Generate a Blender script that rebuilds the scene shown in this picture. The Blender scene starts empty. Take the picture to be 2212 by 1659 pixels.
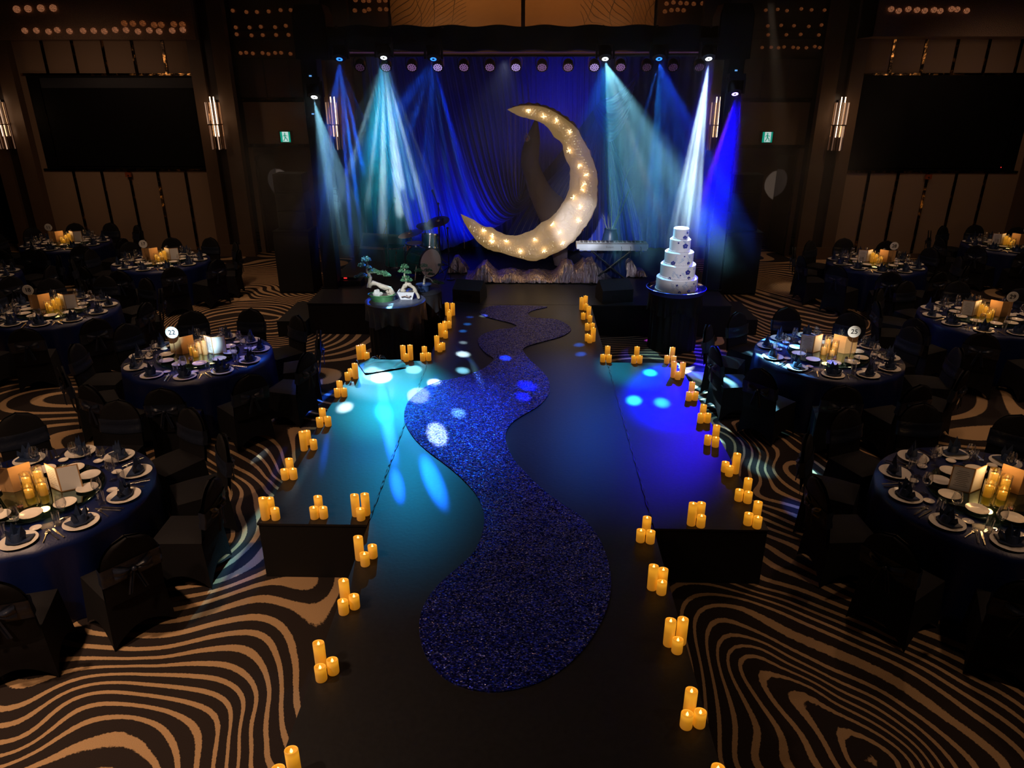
import bpy, math, random
import numpy as np
from mathutils import Vector, Matrix, noise
PI = math.pi
random.seed(7)
SC = bpy.context.scene
COL = SC.collection
# ---------------------------------------------------------------- camera, world, exposure
cam = bpy.data.cameras.new('camera'); cam.sensor_width = 36.0; cam.lens = 1545 / 2212 * 36
cam.clip_end = 100
camo = bpy.data.objects.new('camera', cam); COL.objects.link(camo)
camo.location = (0, 0, 4.0); camo.rotation_euler = (math.radians(90 - 22.55), 0, math.radians(1.33))
SC.camera = camo
w = bpy.data.worlds.new('world'); SC.world = w; w.use_nodes = True
w.node_tree.nodes['Background'].inputs[0].default_value = (1.0, .72, .55, 1)
w.node_tree.nodes['Background'].inputs[1].default_value = 0.0012
SC.view_settings.view_transform = 'Standard'; SC.view_settings.look = 'None'
SC.view_settings.exposure = 0.0; SC.view_settings.gamma = 1.0; SC.view_settings.use_curve_mapping = False
cy = SC.cycles
cy.use_denoising = True; cy.denoiser = 'OPENIMAGEDENOISE'
cy.max_bounces = 5; cy.diffuse_bounces = 2; cy.glossy_bounces = 3; cy.transmission_bounces = 4
cy.transparent_max_bounces = 16; cy.volume_bounces = 0
cy.sample_clamp_indirect = 3.0; cy.sample_clamp_direct = 30.0
cy.caustics_reflective = False; cy.caustics_refractive = False
cy.use_light_tree = True; cy.use_adaptive_sampling = False

def link(o, parent=None):
    COL.objects.link(o)
    if parent is not None: o.parent = parent
    return o
def tag(o, label=None, cat=None, group=None, kind=None):
    if label: o['label'] = label
    if cat: o['category'] = cat
    if group: o['group'] = group
    if kind: o['kind'] = kind
    return o
def spot(name, pos, target, watts, color, size_deg, blend=.3, radius=.03):
    l = bpy.data.lights.new(name, 'SPOT'); l.energy = watts; l.color = color
    l.spot_size = math.radians(size_deg); l.spot_blend = blend; l.shadow_soft_size = radius
    o = bpy.data.objects.new(name, l); link(o)
    o.location = pos
    o.rotation_euler = (Vector(target) - Vector(pos)).to_track_quat('-Z', 'Y').to_euler()
    return o
def point(name, pos, watts, color, radius=.04):
    l = bpy.data.lights.new(name, 'POINT'); l.energy = watts; l.color = color; l.shadow_soft_size = radius
    o = bpy.data.objects.new(name, l); link(o); o.location = pos
    return o
WHITE = (.62, .88, 1); CYAN = (.25, .75, 1); BLUE = (.02, .14, 1); DEEP = (.02, .02, 1); WARM = (1, .52, .2); TEAL = (.03, .42, .75)
# moving heads on the truss (x, z) at depth 13, and the two on the towers
HEADS = [(-3.08, 4.50, 'blue'), (-2.36, 4.52, 'white'), (-1.56, 4.50, 'blue'), (1.20, 4.50, 'white'), (2.06, 4.50, 'blue'), (2.85, 4.50, 'white')]
HY = 12.66
TOWER_L = (-3.55, 12.74, 3.93); TOWER_R = (3.33, 12.74, 3.98)
def hp(i): return (HEADS[i][0], HY - .076, HEADS[i][1] - .130)
KW = 1.0
def gobo(o, scale, lo, hi, base, seed, stretch=1.0):
    """break the cone of a spot lamp into separate beamlets, as the patterned glass in a moving head does"""
    l = o.data; l.use_nodes = True; nt = l.node_tree; em = nt.nodes['Emission']
    tc = nt.nodes.new('ShaderNodeTexCoord'); sx = nt.nodes.new('ShaderNodeSeparateXYZ'); nt.links.new(tc.outputs['Normal'], sx.inputs[0])
    def M(op, a, b=None):
        n = nt.nodes.new('ShaderNodeMath'); n.operation = op
        for i, v in enumerate((a, b)):
            if v is None: continue
            if isinstance(v, (int, float)): n.inputs[i].default_value = v
            else: nt.links.new(v, n.inputs[i])
        return n.outputs[0]
    cx = nt.nodes.new('ShaderNodeCombineXYZ')
    nt.links.new(M('DIVIDE', sx.outputs['X'], sx.outputs['Z']), cx.inputs[0]); nt.links.new(M('MULTIPLY', M('DIVIDE', sx.outputs['Y'], sx.outputs['Z']), stretch), cx.inputs[1]); cx.inputs[2].default_value = seed
    vo = nt.nodes.new('ShaderNodeTexVoronoi'); vo.inputs['Scale'].default_value = scale; nt.links.new(cx.outputs[0], vo.inputs['Vector'])
    mr = nt.nodes.new('ShaderNodeMapRange'); mr.interpolation_type = 'SMOOTHSTEP'
    mr.inputs['From Min'].default_value = lo; mr.inputs['From Max'].default_value = hi; mr.inputs['To Min'].default_value = 1.0; mr.inputs['To Max'].default_value = base
    nt.links.new(vo.outputs['Distance'], mr.inputs['Value'])
    # every beamlet has a strength of its own
    sc = nt.nodes.new('ShaderNodeSeparateColor'); nt.links.new(vo.outputs['Color'], sc.inputs[0])
    nt.links.new(M('MULTIPLY', mr.outputs[0], M('ADD', M('MULTIPLY', M('POWER', sc.outputs[0], 2.0), 1.3), .25)), em.inputs['Strength'])
FANW = (.32, .78, 1.0); FANB = (.01, .10, 1)
FANS = [(0, (-2.18, 8.76, .5), 13000, FANB, 32, 22), (1, (-2.30, 8.76, .5), 6500, FANW, 36, 22), (2, (-1.99, 9.35, .5), 13000, FANB, 29, 22),
        (3, (2.73, 9.85, .3), 150000, (.25, .74, 1.0), 36, 26), (4, (2.86, 9.61, .3), 44000, FANB, 32, 22), (5, (2.28, 10.9, .8), 400000, (.62, .88, 1), 11, 30)]
for k, (hi, tgt, wt, colr, deg, sc_g) in enumerate(FANS):
    gobo(spot('fan_light', hp(hi), tgt, wt, colr, deg, .35, .012), sc_g, .10, .30 if k != 5 else .36, .008 if k != 5 else .12, 1.3 + k * 2.1, .10 if k != 5 else .25)
gobo(spot('fan_light', (TOWER_L[0], TOWER_L[1] - .16, TOWER_L[2] - .13), (-1.96, 8.76, .5), 15000, (.30, .75, 1), 15, .5, .012), 13, .18, .40, .12, 7.7)
gobo(spot('fan_light', (TOWER_R[0], TOWER_R[1] - .16, TOWER_R[2] - .13), (2.65, 10.9, .3), 17000, (.0, .0, 1), 20, .6, .02), 14, .2, .5, .3, 3.7, .4)
spot('fan_light', (TOWER_R[0], TOWER_R[1] - .16, TOWER_R[2] - .13), (2.35, 11.7, .5), 9000, (.40, .05, 1), 6, .8, .02)
BEAMS = [
 (1, (-.90, 9.35, .56), 26000, WHITE, 2.4), (1, (-1.87, 8.47, .56), 52000, WHITE, 3.0), (1, (-1.31, 7.885, .56), 110000, WHITE, 2.6, 1.25),
 (1, (-1.17, 8.30, .56), 26000, WHITE, 2.0), (1, (-.96, 6.84, .56), 120000, WHITE, 1.9, 1.5), (1, (-2.12, 7.53, .56), 18000, WHITE, 2.0),
 (1, (-.78, 7.37, .56), 30000, CYAN, 1.6), (1, (-.94, 9.84, .56), 6000, WHITE, 1.6), (1, (-.72, 11.15, .56), 6000, WHITE, 2.0), (1, (-1.5, 8.75, .56), 16000, CYAN, 2.6),
 (1, (-.85, 8.73, .56), 14000, CYAN, 2.0), (0, (-1.64, 7.41, .56), 16000, (.01, .30, 1), 2.0, 1.6), (0, (-1.21, 5.80, .56), 14000, (.005, .07, 1), 1.0, 2.6),
 (0, (-.89, 5.91, .56), 30000, (.005, .12, 1), 1.5, 2.8), (0, (-2.55, 5.3, 0), 4000, (.01, .16, 1), 3.0), (1, (-3.19, 7.36, 0), 5000, WHITE, 2.4), (0, (-2.77, 7.79, 0), 5000, (.01, .16, 1), 3.0),
 (2, (-.94, 11.09, .56), 4000, BLUE, 2.0), (2, (-.95, 10.72, .56), 6000, (.03, .25, 1), 2.0), (2, (-.99, 10.37, .56), 6000, (.03, .25, 1), 1.8),
 (2, (0.0, 8.2, .56), 20000, (0, .02, 1), 2.4), (2, (-.05, 7.85, .56), 14000, (0, .02, 1), 1.8), (2, (-.3, 9.18, .56), 16000, BLUE, 2.0),
 (4, (1.60, 8.71, .56), 26000, (.01, .42, 1), 2.2), (4, (1.27, 7.81, .56), 24000, (.01, .22, 1), 2.0), (4, (1.59, 7.75, .56), 20000, (.01, .20, 1), 2.0), (4, (.74, 9.78, .56), 7000, (.01, .16, 1), 2.0), (4, (.74, 9.39, .56), 7000, BLUE, 2.0),
 (3, (2.61, 8.30, 0), 9000, WHITE, 3.0), (3, (2.65, 7.22, 0), 5000, CYAN, 2.8), (3, (2.94, 11.01, 0), 5000, WHITE, 2.4), (4, (2.77, 6.35, 0), 5000, BLUE, 2.2),
 (5, (2.25, 12.1, .56), 26000, WHITE, 3.0),
]
for hi, tgt, wt, colr, deg, *el in BEAMS:
    o = spot('beam_light', hp(hi), tgt, wt, colr, deg, 1.0, .02)
    if el: o.scale = (1, el[0], 1)      # oval iris
# washes that fall on the platforms, the tables and the props
WASH = [
 ('wash_light', hp(1), (-1.85, 8.25, .56), 3800, (.02, .60, .80), 19, 1.0),
 ('wash_light', hp(1), (-.8, 7.5, .56), 1500, (.06, .22, 1), 15, 1.0),
 ('wash_light', hp(1), (-1.5, 7.0, .56), 1500, (.01, .40, .80), 22, 1.0),
 ('wash_light', (3.40, 12.62, 3.85), (1.8, 8.2, .56), 26000, (.0, .0, 1), 13, 1.0),
 ('wash_light', (3.40, 12.62, 3.85), (1.5, 7.3, .56), 1500, (.02, .0, 1), 17, 1.0),
 ('wash_light', hp(3), (1.4, 8.9, .56), 1500, (.01, .6, .85), 12, .9),
 ('wash_light', hp(3), (0.4, 8.0, .56), 450, (.01, .15, 1), 28, 1.0),
 ('wash_light', hp(2), (-4.0, 8.5, .76), 1500, (.005, .09, 1), 13, .9),
 ('wash_light', hp(4), (3.5, 9.0, .76), 1700, (.005, .02, 1), 11, .9),
 # white key lights from unseen lamps added high in front of the stage on to the bonsai, the cake, the moon and the keyboard
 ('key_light', (-2.6, 6.0, 4.9), (-1.95, 10.7, 1.1), 2600, (.92, .97, 1), 9, .5),
 ('key_light', (2.7, 5.0, 4.9), (2.39, 11.3, 1.5), 1000, (.90, .93, 1), 9, .5),
 ('key_light', (-.4, 2.0, 4.9), (1.0, 13.7, 1.55), 5600, (.90, .92, 1), 5.5, .5),
 ('key_light', (.6, 2.0, 4.9), (1.5, 13.3, 1.2), 1800, (.95, .97, 1), 4.5, .4),
 ('key_light', (.3, 2.0, 4.9), (.3, 13.8, .75), 620, (1, .88, .85), 12, .8),
 ('key_light', (-1.4, 3.2, 4.9), (-4.49, 8.48, 1.13), 6500, WHITE, 1.6, .5),
 ('key_light', (-1.4, 3.2, 4.9), (-4.15, 8.66, .93), 6500, WHITE, 2.4, .5),
 ('key_light', (-.8, 2.4, 4.9), (-2.3, 13.8, 1.05), 900, (1, .85, .85), 9, .8),
 ('key_light', (1.2, 3.2, 4.9), (3.98, 8.76, 1.0), 2600, (1, .92, .75), 4.4, .7),
 ('key_light', (2.85, 12.5, 4.4), (2.39, 11.33, 1.4), 2600, (.06, .06, 1), 17, .5),
 # blue on the drape
 ('drape_light', (-2.5, 14.9, .75), (-2.0, 16.0, 2.0), 75, (.005, .05, 1), 100, 1.0),
 ('drape_light', (-1.2, 15.0, .75), (-1.3, 16.0, 1.8), 50, (.005, .05, 1), 100, 1.0),
 ('drape_light', (.6, 14.6, 3.6), (.7, 16.0, 3.9), 34, (.0, .03, 1), 110, 1.0),
 ('drape_light', (-.3, 14.8, 2.9), (-.6, 16.0, 3.4), 5, (.0, .03, 1), 120, 1.0),
 ('drape_light', (2.6, 15.0, .75), (2.2, 16.0, 2.0), 22, (.005, .12, 1), 110, 1.0),
 ('drape_light', (3.0, 12.4, 3.9), (3.2, 15.0, 1.8), 300, (.0, .0, 1), 30, 1.0),
 ('stage_light', (-.4, 12.4, 4.4), (-.6, 12.3, .56), 26, (.55, .62, 1), 95, 1.0),
]
for n, p, t, wt, c, d, b in WASH: spot(n, p, t, wt, c, d, b, .06)
# dimmed warm downlights of the ballroom ceiling
DOWN = [(-4.4, 3.0, 290), (-3.5, 1.3, 190), (-7.6, 5.6, 25), (-6.2, 11.9, 95), (-9.5, 9.0, 20), (-10.2, 15.2, 26), (-6.3, 13.9, 45),
        (4.4, 2.8, 50), (7.0, 4.2, 30), (6.2, 8.6, 26), (6.8, 11.9, 70), (9.5, 13.0, 34), (9.4, 8.4, 24), (-5.6, 10.3, 26), (-4.6, 6.6, 48), (3.9, 6.8, 40), (-4.4, 8.8, 34), (4.0, 9.0, 34), (7.4, 16.4, 30)]
for x, y, wt in DOWN: spot('ceiling_downlight', (x, y, 5.0), (x, y, 0), wt * 2.0, (1, .62, .38), 118, 1.0, .12)
for sx, wt in ((-9.9, 34), (9.9, 26)):   # warm spots aimed at the wall panels
    spot('wall_washer', (sx, 14.6, 5.0), (sx, 18.2, 2.0), wt * 2, (1, .60, .38), 110, 1.0, .3)
spot('wall_washer', (-1.8, 15.4, 5.3), (-1.3, 18.0, 5.6), 110, (1, .47, .16), 100, 1.0, .3)
spot('wall_washer', (1.6, 15.4, 5.3), (1.2, 18.0, 5.6), 100, (1, .44, .15), 100, 1.0, .3)
spot('gobo_light', (-5.3, 16.6, 2.5), (-6.75, 19.6, 1.6), 120, (.75, .85, 1), 13, .12, .01)
spot('gobo_light', (5.1, 16.6, 2.5), (6.62, 19.6, 1.6), 120, (.85, .9, 1), 13, .12, .01)
spot('smoke_light', (3.98, 13.6, 5.45), (4.75, 14.3, 3.0), 420, (1, .72, .5), 11, .9, .05)

# ---------------------------------------------------------------- materials
MATS = {}
def nmat(name):
    m = bpy.data.materials.new(name); m.use_nodes = True; MATS[name] = m
    nt = m.node_tree; return m, nt, nt.nodes['Principled BSDF'], nt.nodes['Material Output']
def setp(p, **k):
    names = dict(color='Base Color', rough='Roughness', metal='Metallic', spec='Specular IOR Level', emit='Emission Color', estr='Emission Strength', sheen='Sheen Weight', coat='Coat Weight', trans='Transmission Weight', alpha='Alpha', ior='IOR')
    for a, v in k.items():
        s = p.inputs[names[a]]
        s.default_value = (*v, 1) if isinstance(v, tuple) and len(v) == 3 else v
def simple(name, color, rough=.5, metal=0.0, bump=None, var=None, **k):
    m, nt, p, out = nmat(name); setp(p, color=color, rough=rough, metal=metal, **k)
    if bump or var:
        tc = nt.nodes.new('ShaderNodeTexCoord'); nz = nt.nodes.new('ShaderNodeTexNoise')
        nz.inputs['Scale'].default_value = (bump or var)[0]; nz.inputs['Detail'].default_value = 4
        nt.links.new(tc.outputs['Object'], nz.inputs['Vector'])
        if bump:
            b = nt.nodes.new('ShaderNodeBump'); b.inputs['Strength'].default_value = bump[1]; b.inputs['Distance'].default_value = .02
            nt.links.new(nz.outputs['Fac'], b.inputs['Height']); nt.links.new(b.outputs['Normal'], p.inputs['Normal'])
        if var:
            mr = nt.nodes.new('ShaderNodeMix'); mr.data_type = 'RGBA'
            mr.inputs['A'].default_value = (*[c * (1 - var[1]) for c in color], 1); mr.inputs['B'].default_value = (*[min(1, c * (1 + var[1])) for c in color], 1)
            nt.links.new(nz.outputs['Fac'], mr.inputs['Factor']); nt.links.new(mr.outputs['Result'], p.inputs['Base Color'])
    return m
def emissive(name, color, strength, base=(.02, .02, .02), sample=False):
    m, nt, p, out = nmat(name); setp(p, color=base, emit=color, estr=strength, rough=.7, spec=.05)
    if not sample: m.cycles.emission_sampling = 'NONE'
    return m
simple('stage_black', (.018, .018, .021), .42, bump=(30, .05), var=(1.3, .3), spec=.3)
simple('platform_side', (.002, .002, .003), .8, var=(3, .3))
simple('cloth_black', (.008, .008, .011), .62, bump=(40, .1), spec=.3)
simple('chair_cover', (.0055, .005, .0065), .8, bump=(60, .08), spec=.25)
simple('satin_sash', (.016, .021, .040), .34, bump=(18, .3))
simple('satin_grey', (.06, .07, .10), .36, bump=(18, .3))
simple('cloth_navy', (.002, .009, .075), .40, bump=(55, .08))
simple('napkin_navy', (.008, .022, .07), .6, bump=(60, .15))
simple('china', (.80, .74, .68), .18)
simple('steel', (.55, .5, .46), .25, 1.0)
simple('black_metal', (.012, .012, .014), .35, .4)
simple('black_plastic', (.008, .008, .009), .55, bump=(80, .1))
simple('grille', (.012, .012, .013), .5, .5, bump=(180, .6))
simple('chrome', (.6, .6, .62), .15, 1.0)
simple('brass', (.75, .42, .18), .28, 1.0, bump=(90, .2))
simple('drum_green', (.004, .045, .04), .2, coat=.6, var=(4, .4))
simple('drum_wood', (.30, .07, .02), .25, coat=.5, var=(6, .5))
simple('drum_head', (.55, .43, .38), .6)
simple('white_plastic', (.62, .66, .72), .35)
simple('key_black', (.01, .01, .01), .3)
simple('card_brown', (.52, .30, .13), .75, var=(20, .1))
simple('paper_white', (.80, .80, .80), .8)
simple('ink', (.02, .02, .03), .8)
simple('ink_grey', (.28, .26, .27), .8)
simple('wall_panel', (.30, .20, .13), .7, bump=(120, .12), var=(.9, .12))
simple('wall_dark', (.07, .045, .032), .6, var=(1.5, .2))
simple('pilaster_wood', (.12, .075, .045), .5, var=(2.0, .2))
simple('pilaster_groove', (.025, .016, .012), .35)
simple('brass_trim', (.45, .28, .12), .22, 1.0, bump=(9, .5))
bt = MATS['brass_trim'].node_tree; btn = [n for n in bt.nodes if n.type == 'TEX_NOISE'][0]; btr = bt.nodes.new('ShaderNodeValToRGB'); bt.links.new(btn.outputs['Fac'], btr.inputs[0])  # gold glints painted in as bright flecks on the dark trim
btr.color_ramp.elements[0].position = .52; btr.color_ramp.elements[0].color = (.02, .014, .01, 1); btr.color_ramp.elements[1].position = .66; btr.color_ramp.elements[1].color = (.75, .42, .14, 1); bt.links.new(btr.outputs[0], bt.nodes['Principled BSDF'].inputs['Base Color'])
simple('screen_black', (.002, .002, .0022), .55, spec=.15)
simple('screen_band', (.010, .014, .022), .4, bump=(200, .3))
simple('ceiling_crystal', (.30, .20, .14), .35, .3, bump=(55, .9), var=(60, .6))
simple('ceiling_lilac', (.10, .08, .12), .4, .2, bump=(70, .6))
simple('ceiling_plain', (.08, .05, .035), .8)
simple('mirror_brown', (.10, .055, .03), .40, .3)
simple('cake_icing', (.82, .80, .86), .45, bump=(30, .03))
simple('petal_blue', (.015, .02, .22), .5)
simple('petal_pale', (.30, .42, .68), .6)
simple('flower_heart', (.75, .60, .72), .5)
simple('pearl', (.85, .82, .88), .2)
simple('silver', (.8, .82, .88), .12, 1.0)
simple('bark', (.34, .30, .24), .85, bump=(25, 1.0), var=(9, .35))
simple('leaf_green', (.07, .20, .09), .55, var=(20, .5))
simple('soil', (.05, .04, .03), .95, bump=(30, .6))
simple('rock', (.38, .39, .38), .9, bump=(18, 1.0), var=(10, .4))
simple('glaze_green', (.06, .20, .08), .2, coat=.5, var=(14, .4))
simple('glaze_white', (.72, .74, .78), .25, coat=.3)
simple('paint_brown', (.22, .12, .08), .6)
simple('gauze_dark', (.20, .16, .20), .6, bump=(14, .5))
simple('branch', (.20, .26, .32), .7, bump=(20, .5))
simple('vase_blue', (.03, .06, .16), .35)
simple('rim_foil', (.5, .24, .2), .25, 1.0, bump=(70, 1.0))
simple('bead_chain', (.6, .5, .45), .2, 1.0)
simple('wood_rail', (.10, .06, .04), .4)
emissive('lens_white', (.80, .93, 1), 14, sample=False)
emissive('lens_blue', (.02, .16, 1), 3.5)
emissive('lens_violet', (.30, .20, 1), 12)
emissive('flame', (1, .70, .16), 4.0)
emissive('wax_top', (.90, .33, .012), .50, (.5, .3, .12))
emissive('exit_green', (0, .34, .22), 1.0)
emissive('exit_white', (.62, .80, .76), 1.0)
emissive('sconce_tube', (1, .66, .42), 5.5)
emissive('status_blue', (.15, .42, .9), 1.0)
emissive('status_red', (1, .03, .03), 1.2)
emissive('fairy_bulb', (1, .78, .40), 5.0)
emissive('fairy_speck', (1, .80, .50), 1.5)
emissive('lamp_reflection_amber', (1, .36, .16), .13)  # glow stands in for lamps reflected in the bulkheads
emissive('amber_glow_dim', (1, .28, .08), .085)  # dimmer reflections painted as glow, also used for the strip lamps
emissive('sconce_rod_glint', (1, .60, .38), .55)  # lamp light caught in the glass rods, put in as emission
emissive('sconce_rod_glint_dim', (1, .5, .3), .12)
emissive('led_par_pink', (.50, .24, .62), .42, (.3, .2, .35))
emissive('led_par_white', (.58, .40, .95), .85, (.4, .35, .5))
emissive('led_par_dim', (.26, .10, .26), .14, (.2, .1, .2))

for nm_, st_ in (('lamp_reflection_amber', .55), ('amber_glow_dim', .30)):
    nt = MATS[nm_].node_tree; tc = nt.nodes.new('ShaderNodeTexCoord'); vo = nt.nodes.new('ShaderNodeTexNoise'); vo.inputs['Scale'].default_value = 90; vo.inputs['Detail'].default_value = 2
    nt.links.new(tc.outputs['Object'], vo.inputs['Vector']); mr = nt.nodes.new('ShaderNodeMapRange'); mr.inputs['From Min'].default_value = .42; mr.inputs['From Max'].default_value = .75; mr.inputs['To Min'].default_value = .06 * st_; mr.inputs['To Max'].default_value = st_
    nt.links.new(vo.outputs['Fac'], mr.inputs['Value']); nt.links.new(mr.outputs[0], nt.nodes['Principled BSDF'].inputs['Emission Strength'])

def glass(name, tint=(1, 1, 1), fac=.06, rough=.02, gcol=(1, 1, 1)):
    m, nt, p, out = nmat(name); nt.nodes.remove(p)
    t = nt.nodes.new('ShaderNodeBsdfTransparent'); t.inputs[0].default_value = (*tint, 1)
    g = nt.nodes.new('ShaderNodeBsdfGlossy'); g.inputs['Roughness'].default_value = rough; g.inputs[0].default_value = (*gcol, 1)
    lw = nt.nodes.new('ShaderNodeLayerWeight'); lw.inputs[0].default_value = .25
    mth = nt.nodes.new('ShaderNodeMath'); mth.operation = 'MULTIPLY_ADD'; mth.inputs[1].default_value = .75; mth.inputs[2].default_value = fac
    mx = nt.nodes.new('ShaderNodeMixShader')
    nt.links.new(lw.outputs['Facing'], mth.inputs[0]); nt.links.new(mth.outputs[0], mx.inputs[0])
    nt.links.new(t.outputs[0], mx.inputs[1]); nt.links.new(g.outputs[0], mx.inputs[2]); nt.links.new(mx.outputs[0], out.inputs[0])
    return m
glass('glass_clear', (.97, .97, .97), .05)
glass('glass_susan', (.45, .62, .52), .14, .05, (.75, .95, .85))
glass('glass_sconce', (.8, .7, .6), .12, .08, (1, .8, .6))

# wax of the LED pillars: lit from inside, brighter near the flame
m, nt, p, out = nmat('wax')
setp(p, color=(.62, .40, .20), rough=.45)
tc = nt.nodes.new('ShaderNodeTexCoord'); sx = nt.nodes.new('ShaderNodeSeparateXYZ'); cr = nt.nodes.new('ShaderNodeValToRGB')
nt.links.new(tc.outputs['Generated'], sx.inputs[0]); nt.links.new(sx.outputs['Z'], cr.inputs[0])
e = cr.color_ramp.elements; e[0].position = 0; e[0].color = (.34, .115, .006, 1); e[1].position = 1; e[1].color = (.85, .32, .018, 1)
q = e.new(.55); q.color = (.55, .205, .008, 1)
q = e.new(.84); q.color = (1.0, .40, .020, 1)
nt.links.new(cr.outputs[0], p.inputs['Emission Color']); p.inputs['Emission Strength'].default_value = .68
m.cycles.emission_sampling = 'NONE'
m2 = m.copy(); m2.name = 'wax_pale'; MATS['wax_pale'] = m2
m2.node_tree.nodes['Principled BSDF'].inputs['Emission Strength'].default_value = .55
m2.cycles.emission_sampling = 'NONE'

# carpet: contour stripes read from a height stored on the vertices
m, nt, p, out = nmat('carpet')
at = nt.nodes.new('ShaderNodeAttribute'); at.attribute_name = 'pattern'
tc = nt.nodes.new('ShaderNodeTexCoord')
nz = nt.nodes.new('ShaderNodeTexNoise'); nz.inputs['Scale'].default_value = 60; nz.inputs['Detail'].default_value = 3
nt.links.new(tc.outputs['Object'], nz.inputs['Vector'])
def mth(op, a=None, b=None, c=None):
    n = nt.nodes.new('ShaderNodeMath'); n.operation = op
    for i, v in enumerate((a, b, c)):
        if v is None: continue
        if isinstance(v, (int, float)): n.inputs[i].default_value = v
        else: nt.links.new(v, n.inputs[i])
    return n.outputs[0]
h = mth('ADD', at.outputs['Fac'], mth('MULTIPLY', mth('SUBTRACT', nz.outputs['Fac'], .5), .10))
fr = mth('ABSOLUTE', mth('SUBTRACT', mth('FRACT', mth('ADD', h, .5)), .5))
wd = nt.nodes.new('ShaderNodeAttribute'); wd.attribute_name = 'stripe_width'
st = nt.nodes.new('ShaderNodeMapRange'); st.interpolation_type = 'SMOOTHSTEP'
nt.links.new(mth('SUBTRACT', fr, wd.outputs['Fac']), st.inputs['Value']); st.inputs['From Min'].default_value = -.02; st.inputs['From Max'].default_value = .02
mx = nt.nodes.new('ShaderNodeMix'); mx.data_type = 'RGBA'
mx.inputs['A'].default_value = (.50, .32, .17, 1); mx.inputs['B'].default_value = (.030, .022, .020, 1)
nt.links.new(st.outputs[0], mx.inputs['Factor'])
nz2 = nt.nodes.new('ShaderNodeTexNoise'); nz2.inputs['Scale'].default_value = 220; nt.links.new(tc.outputs['Object'], nz2.inputs['Vector'])
mul = nt.nodes.new('ShaderNodeMix'); mul.data_type = 'RGBA'; mul.blend_type = 'MULTIPLY'; mul.inputs['Factor'].default_value = .7
mr = nt.nodes.new('ShaderNodeMapRange'); mr.inputs['To Min'].default_value = .3; mr.inputs['To Max'].default_value = 1.5; nt.links.new(nz2.outputs['Fac'], mr.inputs['Value'])
nt.links.new(mx.outputs['Result'], mul.inputs['A']); nt.links.new(mr.outputs[0], mul.inputs['B'])
nt.links.new(mul.outputs['Result'], p.inputs['Base Color']); p.inputs['Roughness'].default_value = .95; p.inputs['Specular IOR Level'].default_value = .1

# sequins: every Voronoi cell is a small tilted mirror
m, nt, p, out = nmat('sequins')
tc = nt.nodes.new('ShaderNodeTexCoord'); mp = nt.nodes.new('ShaderNodeMapping'); mp.inputs['Scale'].default_value = (1, 1.6, 1)
vo = nt.nodes.new('ShaderNodeTexVoronoi'); vo.inputs['Scale'].default_value = 85
nt.links.new(tc.outputs['Object'], mp.inputs[0]); nt.links.new(mp.outputs[0], vo.inputs['Vector'])
vs = nt.nodes.new('ShaderNodeVectorMath'); vs.operation = 'SUBTRACT'; vs.inputs[1].default_value = (.5, .5, .5); nt.links.new(vo.outputs['Color'], vs.inputs[0])
vm = nt.nodes.new('ShaderNodeVectorMath'); vm.operation = 'MULTIPLY'; vm.inputs[1].default_value = (.95, .95, 0); nt.links.new(vs.outputs[0], vm.inputs[0])
ge = nt.nodes.new('ShaderNodeNewGeometry'); va = nt.nodes.new('ShaderNodeVectorMath'); va.operation = 'ADD'
nt.links.new(vm.outputs[0], va.inputs[0]); nt.links.new(ge.outputs['Normal'], va.inputs[1])
vn = nt.nodes.new('ShaderNodeVectorMath'); vn.operation = 'NORMALIZE'; nt.links.new(va.outputs[0], vn.inputs[0]); nt.links.new(vn.outputs[0], p.inputs['Normal'])
sc_ = nt.nodes.new('ShaderNodeSeparateColor'); nt.links.new(vo.outputs['Color'], sc_.inputs[0])
cr = nt.nodes.new('ShaderNodeValToRGB'); e = cr.color_ramp.elements
e[0].position = 0; e[0].color = (.0005, .001, .045, 1); e[1].position = .90; e[1].color = (.02, .05, .9, 1)
q = e.new(.6); q.color = (.002, .005, .16, 1)
q = e.new(.972); q.color = (.35, .42, .95, 1); q = e.new(1.0); q.color = (.9, .7, .8, 1)
nt.links.new(sc_.outputs[2], cr.inputs[0]); nt.links.new(cr.outputs[0], p.inputs['Base Color'])
setp(p, rough=.34, metal=.75)

# drape satin
m, nt, p, out = nmat('drape_blue'); setp(p, color=(.012, .045, .55), rough=.45, sheen=.5)
m, nt, p, out = nmat('drape_dark'); setp(p, color=(.01, .035, .30), rough=.6)

# moon gauze: thin cloth, its inner glow added as emission
m, nt, p, out = nmat('moon_gauze')
setp(p, color=(.70, .60, .52), rough=.55, sheen=.4)
tc = nt.nodes.new('ShaderNodeTexCoord'); nz = nt.nodes.new('ShaderNodeTexNoise'); nz.inputs['Scale'].default_value = 5; nz.inputs['Detail'].default_value = 6; nz.inputs['Distortion'].default_value = 1.5
nt.links.new(tc.outputs['Object'], nz.inputs['Vector'])
b = nt.nodes.new('ShaderNodeBump'); b.inputs['Strength'].default_value = .6; b.inputs['Distance'].default_value = .06
nt.links.new(nz.outputs['Fac'], b.inputs['Height']); nt.links.new(b.outputs[0], p.inputs['Normal'])
# even emission over the cloth stands in for lamps shining through from inside
setp(p, emit=(1, .60, .20), estr=.19); m.cycles.emission_sampling = 'NONE'

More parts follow.
